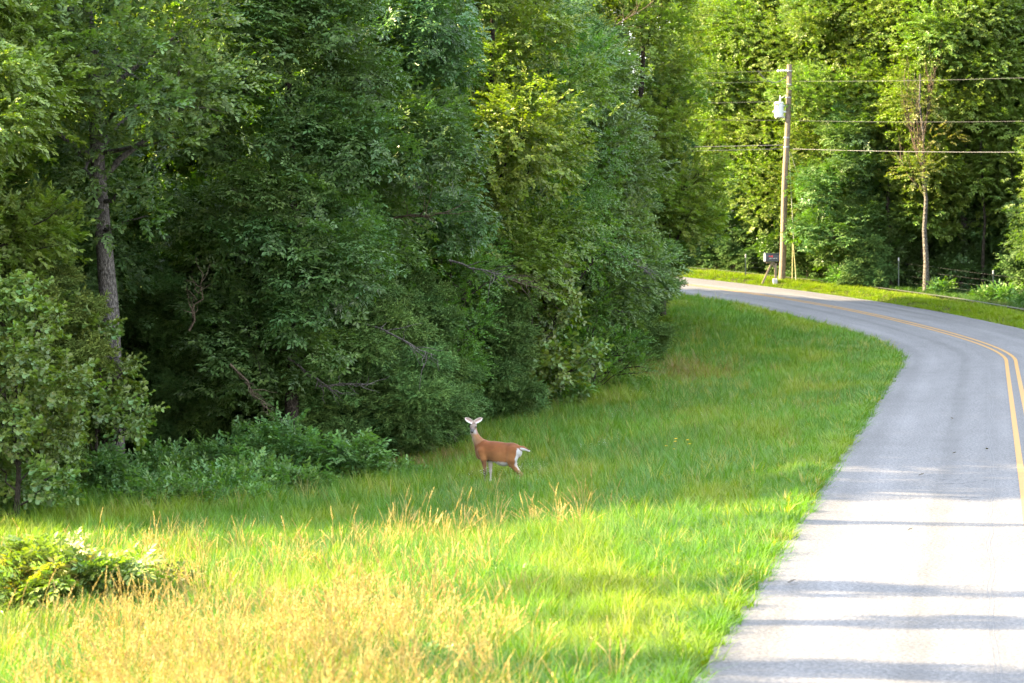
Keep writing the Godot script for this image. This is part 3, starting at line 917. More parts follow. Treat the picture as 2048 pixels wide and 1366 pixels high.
	for q in [[23.2, 119.6], [18.0, 123.8], [15.2, 125.0], [12.6, 124.0], [16.6, 122.8], [22.2, 116.4], [12.2, 129.5], [24.5, 115.0], [5.0, 132.5], [20.0, 125.5]]:
		dup(d2, "cedar_tree", d2.get_meta("label"), on_ground(q[0], q[1]), rnd(0, TAU), Vector3.ONE * rnd(0.8, 1.2), d2.get_meta("group"))
	var d3 := broad_tree("hickory_tree", "leafy hickory sapling in the understorey beyond the road", on_ground(20.2, 121.0), 0.0,
		{"h": 5.6, "base": 0.6, "rad": 2.0, "lobes": 20, "sprays": 110, "leaf": LEAF.hickory[1], "mat": M.gloss_leaf, "tint": T_HICK, "r": 0.06, "seed": 222, "group": "hickory saplings beyond the road"})
	for q in [[17.6, 123.0], [22.0, 119.4], [13.2, 124.6], [24.0, 118.0], [15.8, 122.4], [12.2, 125.6], [18.9, 121.0], [21.6, 117.6]]:
		dup(d3, "hickory_tree", d3.get_meta("label"), on_ground(q[0], q[1]), rnd(0, TAU), Vector3.ONE * rnd(0.75, 1.2), d3.get_meta("group"))
	# bare trunks in the dark behind the berm
	var i := 0
	for q in [[19.6, 118.4, 0.09, "dark trunk just left of and behind the stout pale trunk"], [20.9, 118.0, 0.05, "thin pale stem right of the stout pale trunk"], [22.6, 117.5, 0.11, "shaded trunk near the right edge beyond the berm"], [15.9, 119.9, 0.13, "dark trunk left of the paired thin trunks"], [13.5, 122.8, 0.24, "broad dark trunk behind the guy guards, right of the pole"]]:
		rng.seed = 240 + i
		var t := thing("bare_trunk", q[3], "tree trunk", on_ground(q[0], q[1]))
		trunk_part(t, rnd(7.0, 9.0), q[2], M.bark, Vector3(rnd(-.5, .5), 0, 0))
		i += 1

# ------------------------------------------------------------------ shrubs and weeds
func shrub(called: String, label: String, at: Vector3, w: float, h: float, n: int, mesh: Mesh, m: Material, tint: Color, scl: float, seedv: int, sprays := 170.0, group := "", tips := Color(0, 0, 0, 0)) -> Node3D:
	rng.seed = seedv
	var o := thing(called, label, "shrub", at, 0.0, group)
	var lobes: Array = []
	for i in n:
		var a := i * 2.4 + rnd(-.4, .4)
		var r := w * sqrt((i + 0.3) / n) * 0.8
		var y: float = h * (1.0 - 0.55 * (r / w) * (r / w)) * rnd(0.6, 0.98)
		var c := Vector3(cos(a) * r, max(0.12, y - 0.18), sin(a) * r * 0.8)
		var lr: float = rnd(0.22, 0.4) * min(1.0, w * 0.8)
		lobes.append([c, lr, 0.9, int(sprays * lr * lr * 2.2) + 6])
		lobes.append([c * Vector3(1, 0.45, 1), lr * 1.1, 0.9, int(sprays * lr * lr * 1.4) + 4])
		var st := begin()
		tube(st, bent(Vector3(c.x * 0.3, -0.05, c.z * 0.3), c, 4, 0.06), taper(0.012, 0.003, 4), 4, false)
		if i < 5: part("stem", st, M.bark, o)
	crown(o, "leaves", lobes, mesh, m, tint, scl, 0.5, -0.15, seedv + 3, tips)
	return o

func build_shrubs() -> void:
	var bl := Color(0.100, 0.188, 0.052)
	shrub("blackberry_bush", "tallest mound of the blue-green thicket, right below the drooping hickory", on_ground(-4.9, 60.6), 1.0, 1.65, 14, LEAF.shrub[0], M.broadleaf, bl, 1.0, 301)
	shrub("blackberry_bush", "blue-green bush at the right end of the thicket nearest the deer", on_ground(-3.4, 60.8), 0.85, 1.15, 12, LEAF.shrub[1], M.broadleaf, bl, 1.0, 302)
	shrub("blackberry_bush", "leafy blue-green bush in the middle of the thicket", on_ground(-6.0, 60.0), 0.95, 1.25, 13, LEAF.shrub[1], M.broadleaf, bl, 1.0, 303)
	shrub("blackberry_bush", "dark blue-green bush at the left end of the thicket beside the thick trunk", on_ground(-7.1, 59.4), 0.8, 1.05, 11, LEAF.shrub[0], M.broadleaf, bl, 1.0, 304)
	shrub("bramble", "dark low bramble at the foot of the blackjack sapling", on_ground(-9.3, 55.4), 0.9, 0.75, 12, LEAF.shrub[0], M.broadleaf, bl, 1.0, 305)
	shrub("bramble", "low bramble spread in front of the thick trunk", on_ground(-7.9, 57.0), 1.1, 0.7, 14, LEAF.shrub[1], M.broadleaf, bl, 1.0, 306)
	shrub("bramble", "low bramble before the middle of the thicket", on_ground(-6.1, 57.6), 1.2, 0.62, 14, LEAF.shrub[0], M.broadleaf, bl, 1.0, 307)
	shrub("bramble", "low bramble at the grass edge below the thicket's right end", on_ground(-4.5, 58.6), 0.9, 0.5, 10, LEAF.shrub[1], M.broadleaf, bl, 0.9, 308)
	shrub("bramble", "narrow bramble hump between the thick trunk and the left sapling", on_ground(-8.2, 57.0), 0.8, 1.25, 12, LEAF.shrub[1], M.broadleaf, bl, 1.0, 321)
	shrub("bramble", "bramble hump below the tallest thicket mound", on_ground(-5.3, 58.9), 0.9, 0.8, 11, LEAF.shrub[0], M.broadleaf, bl, 1.0, 322)
	shrub("bramble", "bramble creeping into the grass below the left end of the thicket", on_ground(-7.0, 56.2), 1.2, 0.42, 12, LEAF.shrub[1], M.broadleaf, bl, 0.9, 323)
	shrub("bramble", "last low bramble of the thicket before the brown grass left of the deer", on_ground(-2.7, 61.2), 0.8, 0.45, 9, LEAF.shrub[0], M.broadleaf, bl, 0.8, 324)
	shrub("bramble", "low bramble in the grass in front of the left sapling's stem", on_ground(-9.4, 53.6), 1.0, 0.5, 10, LEAF.shrub[1], M.broadleaf, bl, 0.85, 325)
	shrub("bramble", "low bramble tongue reaching into the grass below the thicket's middle", on_ground(-5.6, 56.3), 1.1, 0.34, 10, LEAF.shrub[0], M.broadleaf, bl, 0.75, 326)
	shrub("foreground_bush", "sunlit bush with long drooping leaves in the lower left corner", on_ground(-5.95, 37.4), 1.1, 1.08, 22, LEAF.sumac[0], M.broadleaf, Color(0.15, 0.195, 0.05), 0.85, 309, 120.0, "", Color(0.34, 0.27, 0.07, 0.16))
	shrub("foreground_bush", "smaller leafy bush joined to the right side of the lower left bush", on_ground(-4.95, 38.6), 0.8, 0.78, 11, LEAF.sumac[0], M.broadleaf, Color(0.15, 0.195, 0.05), 0.85, 310, 120.0, "", Color(0.34, 0.27, 0.07, 0.18))
	shrub("weed_clump", "dark low weed clump in the bright grass at the bottom", on_ground(-0.75, 27.5), 0.3, 0.32, 6, LEAF.sumac[0], M.broadleaf, bl, 0.7, 311)
	shrub("weed_clump", "dark leafy weed among dry stalks at the middle of the sunlit grass", on_ground(-0.03, 36.2), 0.25, 0.34, 6, LEAF.sumac[0], M.broadleaf, bl, 0.7, 312)
	shrub("elm_bush", "leafy bush at the foot of the elm on the bank right of the deer", on_ground(1.2, 80.6), 1.0, 1.5, 12, LEAF.shrub[0], M.broadleaf, bl, 1.15, 313)
	shrub("elm_bush", "low bush at the woods foot between deer and bank", on_ground(-0.4, 76.2), 0.8, 0.9, 10, LEAF.shrub[1], M.broadleaf, bl, 1.1, 314)
	shrub("fence_bush", "dark bush under the trunks at the right edge beyond the berm", on_ground(19.6, 114.6), 1.0, 0.5, 10, LEAF.shrub[0], M.broadleaf, bl, 1.2, 315)
	shrub("fence_bush", "dark bush at the foot of the stout pale trunk", on_ground(20.9, 113.2), 1.0, 0.45, 10, LEAF.shrub[1], M.broadleaf, bl, 1.2, 316)
	shrub("fence_bush", "low green bush at the foot of the paired thin trunks", on_ground(17.6, 117.0), 0.6, 0.6, 8, LEAF.shrub[1], M.broadleaf, bl, 1.2, 317)
	shrub("fence_bush", "small bush below the fence post right of the pole", on_ground(13.9, 119.6), 0.7, 0.7, 8, LEAF.shrub[0], M.broadleaf, bl, 1.2, 318)
	# dead wood in the hollows
	dead_branch("bare branch angled down across the left side of the broad cedar", on_ground(-4.9, 62.6) + Vector3(0, 2.7, 0.3), Vector3(0.7, -0.5, 0.3).normalized(), 1.5, 411, M.pale_bark)
	dead_branch("fan of grey twigs low between the thicket and the broad cedar", on_ground(-4.2, 62.0) + Vector3(0, 2.1, 0), Vector3(0.9, 0.05, 0.3).normalized(), 1.2, 412, M.pale_bark)
	dead_branch("grey twig tangle level with the elm sapling's top", on_ground(-1.5, 68.2) + Vector3(0, 4.6, 0.4), Vector3(0.9, -0.25, 0.3).normalized(), 1.7, 413, M.pale_bark)
	dead_branch("dead bough hooked out of the oak above the deer", on_ground(-0.6, 73.4) + Vector3(0, 4.2, 0.8), Vector3(0.8, -0.3, 0.4).normalized(), 1.8, 414, M.dead)
	dead_branch("bare limb in the shade of the grey-green post oak", on_ground(2.6, 84.0) + Vector3(0, 4.6, 0.6), Vector3(0.75, -0.55, 0.2).normalized(), 1.9, 415, M.pale_bark)
	dead_branch("dead twigs at the top left between the leaning oak and the hickory", on_ground(-6.8, 59.6) + Vector3(0, 8.9, 0.5), Vector3(-0.2, -0.8, 0.3).normalized(), 1.3, 416, M.dead)
	dead_branch("thin dead branch beside the bare thick trunk at mid height", on_ground(-8.9, 58.8) + Vector3(0, 3.4, 0.5), Vector3(0.7, -0.6, 0.3).normalized(), 1.1, 417, M.pale_bark)
	var g := on_ground(-6.9, 60.9)
	dead_branch("pale forked dead branch in the dark hollow right of the thick trunk", g + Vector3(0.0, 3.3, 0), Vector3(0.25, 0.9, 0.2).normalized(), 1.3, 401, M.dead)
	dead_branch("bare twiggy branch hanging low in the dark hollow", g + Vector3(0.9, 2.6, 0.3), Vector3(0.6, -0.7, 0.2).normalized(), 1.4, 402, M.dead)
	dead_branch("grey dead bough sticking out of the broad cedar", on_ground(-3.3, 64.0) + Vector3(0, 3.3, 0), Vector3(0.85, -0.35, 0.5).normalized(), 2.0, 403, M.pale_bark)
	dead_branch("dead twigs pointing at the deer's head from the cedar", on_ground(-1.6, 67.6) + Vector3(-0.7, 0.75, 0), Vector3(0.93, -0.25, 0.2).normalized(), 1.0, 404, M.pale_bark)
	dead_branch("tangle of bare twigs high between hickory and oak", on_ground(-2.9, 66.6) + Vector3(0, 5.6, 0.6), Vector3(0.8, 0.1, 0.5).normalized(), 1.8, 405, M.dead)
	dead_branch("bare sunlit limb across the upper crown of the last big oak", on_ground(2.6, 97.5) + Vector3(0, 10.6, 1.5), Vector3(0.8, 0.5, 0.2).normalized(), 2.6, 406, M.dead)

# ------------------------------------------------------------------ grass
func tuft(seedv: int, blades: int, spread: float, h0: float, h1: float, w: float, lean: float) -> ArrayMesh:
	rng.seed = seedv
	var st := begin()
	for b in blades:
		var a := rnd(0, TAU)
		var r := spread * sqrt(rng.randf())
		var p := Vector3(cos(a) * r, -0.03, sin(a) * r)
		var h := rnd(h0, h1)
		var ba := a + rnd(-1.2, 1.2)
		var bd := Vector3(cos(ba), 0, sin(ba))
		var l := rnd(0.15, 1.0) * lean
		var side := Vector3(-bd.z, 0, bd.x).rotated(Vector3.UP, rnd(-1.0, 1.0))
		var c := vary(0.2, 0.08)
		var pts: Array = []
		for k in 4:
			var f := k / 3.0
			pts.append(p + bd * (l * h * f * f) + Vector3.UP * (h * f * (1.0 - 0.28 * l * f)))
		var ws := [w, w * 0.9, w * 0.6, 0.0]
		for k in 3:
			var n: Vector3 = side.cross(pts[k + 1] - pts[k]).normalized()
			if n.y < 0: n = -n
			n = (n + Vector3.UP * 0.5).normalized()
			var q := [pts[k] - side * ws[k], pts[k] + side * ws[k], pts[k + 1] + side * ws[k + 1], pts[k + 1] - side * ws[k + 1]]
			if (q[2] - q[0]).cross(q[1] - q[0]).dot(n) < 0.0: q = [q[1], q[0], q[3], q[2]]
			for j in ([0, 1, 2, 0, 2, 3] if k < 2 else [0, 1, 2 if q[2] == q[3] else 2]): vcol(st, c, n, q[j])
	return st.commit()

func stalks(seedv: int, count: int, h0: float, h1: float, plume: float, fat: float) -> ArrayMesh:
	# flowering grass: thin culms, each with a nodding seed head of spikelets
	rng.seed = seedv
	var st := begin()
	for b in count:
		var a := rnd(0, TAU)
		var r := 0.12 * sqrt(rng.randf())
		var p := Vector3(cos(a) * r, -0.03, sin(a) * r)
		var h := rnd(h0, h1)
		var ba := rnd(-0.9, 0.9)
		var bd := Vector3(cos(ba), 0, sin(ba))
		var l := rnd(0.05, 0.4)
		var c := vary(0.15, 0.06)
		var pts: Array = []
		for k in 6:
			var f := k / 5.0
			pts.append(p + bd * (l * h * pow(f, 2.6)) + Vector3.UP * (h * (f - 0.12 * l * f * f * f)))
		for k in 5:
			for side in [Vector3(0.0022, 0, 0), Vector3(0, 0, 0.0022)]:
				var n: Vector3 = (side.cross(Vector3.UP)).normalized()
				var q := [pts[k] - side, pts[k] + side, pts[k + 1] + side, pts[k + 1] - side]
				flake(st, c, n, q[0], q[1], q[2])
				flake(st, c, n, q[0], q[2], q[3])
		var tip: Vector3 = pts[5]
		var td: Vector3 = (pts[5] - pts[4]).normalized()
		for k in 26:
			var f := rng.randf()
			var at := tip + td * (plume * (f - 0.5)) + bd * (l * plume * 0.5 * f * f)
			var d := Vector3(rnd(-1, 1), rnd(-0.1, 1), rnd(-1, 1)).normalized()
			var e := at + (d * 0.5 + td).normalized() * fat * (1.2 - 0.7 * f)
			var w := td.cross(d).normalized() * fat * 0.16
			var n := w.cross(e - at).normalized()
			flake(st, c, n, at - w * 0.4, at + w, e)
	return st.commit()

func scatter(called: String, label: String, category: String, mesh: Mesh, m: Material, list: Array) -> void:
	# list: [x, dist, scale, height, colour]
	var mm := MultiMesh.new()
	mm.transform_format = MultiMesh.TRANSFORM_3D
	mm.use_colors = true
	mm.mesh = mesh
	mm.instance_count = list.size()
	for i in list.size():
		var q: Array = list[i]
		var b := Basis(Vector3.UP, rnd(0, TAU)).scaled(Vector3(q[2], q[3], q[2]))
		b = Basis(Vector3(1, 0, 0), rnd(-0.12, 0.12)) * b
		mm.set_instance_transform(i, Transform3D(b, on_ground(q[0], q[1])))
		mm.set_instance_color(i, Color(q[4].r * GRA, q[4].g * GRA, q[4].b * GRA))
	var o := MultiMeshInstance3D.new()
	o.name = numbered(called)
	o.multimesh = mm
	o.material_override = m
	add_child(o, true)
	tag(o, label, category, "", "stuff")

func build_grass() -> void:
	var gshort := [tuft(501, 26, 0.15, 0.14, 0.32, 0.0045, 0.7), tuft(502, 26, 0.15, 0.12, 0.28, 0.005, 0.9)]
	var glong := tuft(503, 24, 0.14, 0.32, 0.62, 0.0055, 0.75)
	var gwide := tuft(504, 16, 0.12, 0.22, 0.46, 0.0085, 0.8)
	var gedge := tuft(505, 22, 0.13, 0.1, 0.24, 0.005, 1.1)
	var seeds := stalks(506, 6, 0.6, 1.15, 0.26, 0.052)
	var seedb := stalks(507, 4, 0.5, 0.85, 0.11, 0.016)
	var L := [[], [], [], [], [], [], [], []]
	rng.seed = 60
	var green := Color(0.108, 0.202, 0.020)
	var deepg := Color(0.072, 0.152, 0.024)
	var blue := Color(0.085, 0.165, 0.040)
	var yel := Color(0.235, 0.240, 0.030)
	var tan := Color(0.28, 0.235, 0.09)
	var rust := Color(0.17, 0.105, 0.05)
	var z := 18.0
	while z < 118.0:
		var dz := 0.5
		var e: float = road_point((z - 89.2) / 0.986, HALF).x if z < 89.0 else 13.6
		var x0: float = max(-0.19 * z - 3.0, forest_x(z) - 2.2)
		var dens: float = clamp(3400.0 / (z * 0.9 + 8.0), 30.0, 86.0)
		var n := int((e - x0) * dz * dens)
		for i in n:
			var x := rnd(x0, e)
			var zz := z + rnd(0, dz)
			var rc := road_coords(x, zz)
			var d := rc.y - HALF
			if d < 0.03 - 0.16 * max(0.0, fine.get_noise_2d(x * 25.0, zz * 25.0) + 0.25): continue
			var p1 := patch.get_noise_2d(x * 2.2, zz * 1.1)
			var p2 := patch.get_noise_2d(x * 5.0 + 300.0, zz * 2.4)
			var p3 := fine.get_noise_2d(x * 9.0, zz * 9.0)
			var col := green.lerp(deepg, clamp(0.5 + p1, 0, 1)).lerp(blue, clamp(p2 * 1.2, 0, 0.8)).lerp(yel, clamp(-p2 * 1.2, 0, 0.6))
			var near: float = 1.0 - smoothstep(38.0, 46.0, zz)
			var far: float = smoothstep(80.0, 96.0, zz)
			var v := rnd(0.8, 1.2)
			var doe: float = 1.0 - 0.78 * exp(-pow((x + 0.2) / 0.9, 4.0) - pow((zz - 58.3) / 1.5, 4.0))
			# brown sedge by the woods on the bank
			var br: float = exp(-pow((x - 5.4) / 1.5, 2.0) - pow((zz - 89.5) / 3.6, 2.0)) + 0.7 * exp(-pow((x + 1.9) / 1.6, 2.0) - pow((zz - 64.5) / 2.5, 2.0))
			if rng.randf() < br * 0.75: col = rust.lerp(tan, rnd(0.0, 0.6))
			elif rng.randf() < 0.06 + 0.3 * max(0.0, p2): col = tan.lerp(yel, rnd(0.1, 0.8))
			col = Color(col.r * v, col.g * v, col.b * v)
			if d < 0.5 + 0.4 * p3:
				L[3].append([x, zz, rnd(0.8, 1.2), rnd(0.5, 1.2), col])
				if rng.randf() < 0.30 + 0.5 * p3: L[2].append([x, zz, rnd(0.8, 1.3), rnd(0.45, 0.9), col])
				elif rng.randf() < 0.10: L[1].append([x, zz, rnd(0.9, 1.3), rnd(0.4, 0.75), col])
				continue
			var s: float = 1.0 + 0.25 * far
			var tall: float = clamp(0.5 + 0.6 * p1 + 0.3 * p3, 0.0, 1.0) * smoothstep(1.0, 3.0, d)
			if rng.randf() < (0.24 + 0.14 * near) * smoothstep(0.6, 2.5, d) * (1.0 - 0.6 * far):
				L[1].append([x, zz, rnd(0.8, 1.2), rnd(0.6, 1.15) * (0.75 + 0.45 * tall) * doe, col])
			elif rng.randf() < 0.14:
				L[2].append([x, zz, rnd(0.7, 1.2) * s, rnd(0.6, 1.1) * doe, col])
			else:
				L[0].append([x, zz, rnd(0.8, 1.3) * s, rnd(0.75, 1.25) * (0.8 + 0.45 * tall) * doe, col])
		z += dz
	# dry seed grass in the sunlit foreground, thinning towards the road
	for i in 4900:
		var zz := rnd(19.0, 46.5)
		var e: float = road_point((zz - 89.2) / 0.986, HALF).x
		var x := rnd(-0.18 * zz - 3.0, e - 0.8)
		var u := x / zz
		var pn := patch.get_noise_2d(x * 3.0 + 50.0, zz * 2.0)
		var want: float = smoothstep(0.055, -0.05, u) * 0.55 * clamp(0.10 + 1.1 * pn, 0.02, 0.7)
		want = max(want, 1.6 * exp(-pow((u + 0.09) / 0.06, 2.0)) * smoothstep(36.0, 28.0, zz))
		if zz > 40.0: want = max(want * 0.6, 0.16 * smoothstep(0.06, 0.0, u))
		if rng.randf() > want: continue
		var c := Color(0.32, 0.255, 0.085).lerp(Color(0.40, 0.315, 0.125), rng.randf())
		L[4 if rng.randf() < 0.6 else 5].append([x, zz, rnd(0.8, 1.2), rnd(0.65, 1.1) * (0.92 if zz > 30.0 else 0.8), c])
		if rng.randf() < 0.6: L[6].append([x + rnd(-.1, .1), zz + rnd(-.1, .1), rnd(0.8, 1.2), rnd(0.7, 1.05), tan.lerp(yel, rnd(0.1, 0.75))])
	# sparse stalks through the ditch
	for i in 240:
		var zz := rnd(46.0, 100.0)
		var e: float = road_point((zz - 89.2) / 0.986, HALF).x
		var x := rnd(forest_x(zz), e - 1.0)
		L[5].append([x, zz, 1.0, rnd(0.5, 0.8), Color(0.2, 0.19, 0.08)])
	# grass on the berm beyond the road
	for i in 9000:
		var s := rnd(-30.0, 74.0)
		var p := road_point(s, -HALF - 0.05 - 1.9 * pow(rng.randf(), 0.9))
		if s > -8.0 and s < 75.0:
			var v := rnd(0.8, 1.2)
			var c := green.lerp(yel, rnd(0.2, 0.8))
			L[7].append([p.x, p.y, rnd(1.0, 1.5), rnd(0.5, 0.9), Color(c.r * v, c.g * v, c.b * v)])
	for i in 2600:
		var s := rnd(-8.0, 74.0)
		var p := road_point(s, -HALF - rnd(2.7, 5.0))
		var c := Color(0.06, 0.115, 0.03)
		L[7].append([p.x, p.y, rnd(1.0, 1.5), rnd(0.6, 1.2), c])
	scatter("meadow_grass", "short green grass covering the ditch and verge", "grass", gshort[0], M.grass, L[0])
	scatter("tall_grass", "longer arching grass standing above the verge turf", "grass", glong, M.grass, L[1])
	scatter("broad_grass", "wide-bladed grass clumps through the verge", "grass", gwide, M.grass, L[2])
	scatter("verge_grass", "low grass fringe spilling over the road edge", "grass", gedge, M.grass, L[3])
	scatter("seed_grass", "tan feathery seed heads over the sunlit foreground", "grass", seeds, M.straw, L[4])
	scatter("thin_seed_grass", "thin upright straw-coloured flowering stalks", "grass", seedb, M.straw, L[5])
	scatter("dry_grass", "dry yellowish grass blades under the seed heads", "grass", glong, M.straw, L[6])
	scatter("berm_grass", "mown bright grass strip on the berm beyond the road", "grass", gshort[1], M.grass, L[7])
	var R: Array = []
	for i in 3000:
		var s := rnd(-68.0, 60.0)
		var lat := (HALF + 0.06 - 0.30 * pow(rng.randf(), 2.2)) * (1.0 if i % 5 else -1.0)
		var p := road_point(s, lat)
		R.append([p.x, p.y, rnd(0.3, 0.9), rnd(0.3, 0.9), Color(0.05, 0.04, 0.03).lerp(Color(0.16, 0.15, 0.14), rng.randf())])
	var cs := begin()
	rng.seed = 64
	for k in 5:
		var c := Vector3(rnd(-.09, .09), 0.012, rnd(-.09, .09))
		var w: Array = []
		for e in 5: w.append(c + Vector3(cos(TAU * e / 5.0) * rnd(.008, .02), -0.012, sin(TAU * e / 5.0) * rnd(.008, .02)))
		for e in 5: flake(cs, Color(1, 1, 1), (((w[e] + w[(e + 1) % 5]) * 0.5 - c) * Vector3(1, 0, 1) + Vector3.UP * 0.02).normalized(), c + Vector3.UP * 0.008, w[e], w[(e + 1) % 5])
	scatter("loose_gravel", "loose gravel crumbs along the broken road edge", "gravel", cs.commit(), M.crumb, R)
	# forbs: small dark broadleaf weeds in the turf, and flecks of white flowers
	var W: Array = []
	var F: Array = []
	rng.seed = 61
	for i in 2200:
		var zz := rnd(24.0, 112.0)
		var e: float = road_point((min(zz, 89.0) - 89.2) / 0.986, HALF).x
		var x := rnd(max(-0.19 * zz - 2.0, forest_x(zz) - 1.0), e - 0.7)
		if road_coords(x, zz).y < HALF + 0.7: continue
		var g := patch.get_noise_2d(x * 4.0 - 90.0, zz * 3.0)
		if rng.randf() < 0.25 + 1.3 * g: W.append([x, zz, rnd(0.5, 0.9), rnd(0.5, 1.0), Color(0.05, 0.115, 0.035)])
	for c in [[-0.45, 58.2, 26, 0.5], [0.35, 58.6, 20, 0.4], [1.9, 63.5, 26, 0.8], [3.0, 74.0, 30, 1.2], [0.6, 55.0, 12, 0.5], [5.5, 70.0, 16, 1.6], [7.0, 90.0, 26, 2.0], [3.6, 80.0, 26, 0.8], [-4.4, 50.0, 10, 0.8]]:
		for i in int(c[2]):
			F.append([c[0] + rng.randfn(0, c[3] * 0.5), c[1] + rng.randfn(0, c[3]), rnd(0.45, 0.7), rnd(0.75, 1.1), Color(0.55, 0.55, 0.52)])
	rng.seed = 62
	var st := begin()
	for k in 9:
		var at := Vector3(rnd(-.08, .08), rnd(0.02, 0.16), rnd(-.08, .08))
		leaf(st, at, Vector3(rnd(-1, 1), rnd(-.1, .5), rnd(-1, 1)), Vector3.UP, rnd(0.08, 0.14), OVAL, vary(0.2, 0.1), 0.2, 0.3)
	scatter("broadleaf_weeds", "small dark broadleaf weeds scattered through the turf", "weeds", st.commit(), M.broadleaf, W)
	st = begin()
	for k in 5:
		var at := Vector3(rnd(-.05, .05), rnd(0.26, 0.42), rnd(-.05, .05))
		var g := Color(0.12, 0.2, 0.05)
		var s := Vector3(0.002, 0, 0)
		flake(st, g, Vector3.BACK, -s, s, at)
		for t in 6:
			var a := TAU * t / 6
			var e := at + Vector3(cos(a), 0.25, sin(a)) * 0.014
			var e2 := at + Vector3(cos(a + 1.0), 0.25, sin(a + 1.0)) * 0.014
			flake(st, Color.WHITE, Vector3.UP, at, e2, e)
	scatter("white_wildflowers", "tiny white wildflowers flecking the grass round the deer", "wildflowers", st.commit(), M.petal, F)
	# a few yellow coneflowers, each a plant
	rng.seed = 63
	for i in 6:
		var lab: String = ["tallest yellow wildflower in the group right of the deer", "yellow wildflower at the left of the group right of the deer", "low yellow wildflower in front of the group right of the deer", "yellow wildflower at the right of the group near the ditch slope", "small yellow wildflower behind the group right of the deer", "yellow wildflower leaning out of the group right of the deer"][i]
		var q: Array = [[3.35, 58.0], [3.15, 58.3], [3.28, 57.2], [3.55, 58.1], [3.4, 59.0], [3.62, 57.5]][i]
		var o := thing("yellow_wildflower", lab, "wildflower", on_ground(q[0], q[1]))
		var s1 := begin()
		var h: float = [0.52, 0.42, 0.34, 0.45, 0.4, 0.38][i]
		var top := Vector3(rnd(-.05, .05), h, rnd(-.05, .05))
		tube(s1, bent(Vector3.ZERO, top, 3, 0.02), taper(0.004, 0.002, 3), 4, false)
		part("stem", s1, M.stem, o)
		var s3 := begin()
		for k in 6: leaf(s3, Vector3(0, h * rnd(0.1, 0.7), 0), Vector3(rnd(-1, 1), 0.3, rnd(-1, 1)), Vector3.UP, rnd(0.06, 0.12), OVAL, Color(0.06, 0.12, 0.03))
		part("foliage", s3, M.broadleaf, o)
		var s2 := begin()
		for k in 10:
			var a := TAU * k / 10
			leaf(s2, top, Vector3(cos(a), -0.1, sin(a)), Vector3.UP, 0.038, OVAL, Color(0.8, 0.5, 0.02))
		part("petals", s2, M.petal, o)

# ------------------------------------------------------------------ the doe
const LAT := Vector3(-0.42, 0.0, 0.9075)   # the doe's near side, square to her spine

func seg_d(p: Vector3, b: Array) -> float:
	var q: Vector3 = p - b[0]
	var v: Vector3 = b[1] - b[0]
	if b[4] != 1.0:
		var f: float = 1.0 / b[4] - 1.0
		q += LAT * (q.dot(LAT) * f)
		v += LAT * (v.dot(LAT) * f)
	var t: float = clamp(q.dot(v) / max(v.length_squared(), 1e-9), 0.0, 1.0)
	return (q - v * t).length() - lerp(float(b[2]), float(b[3]), t)

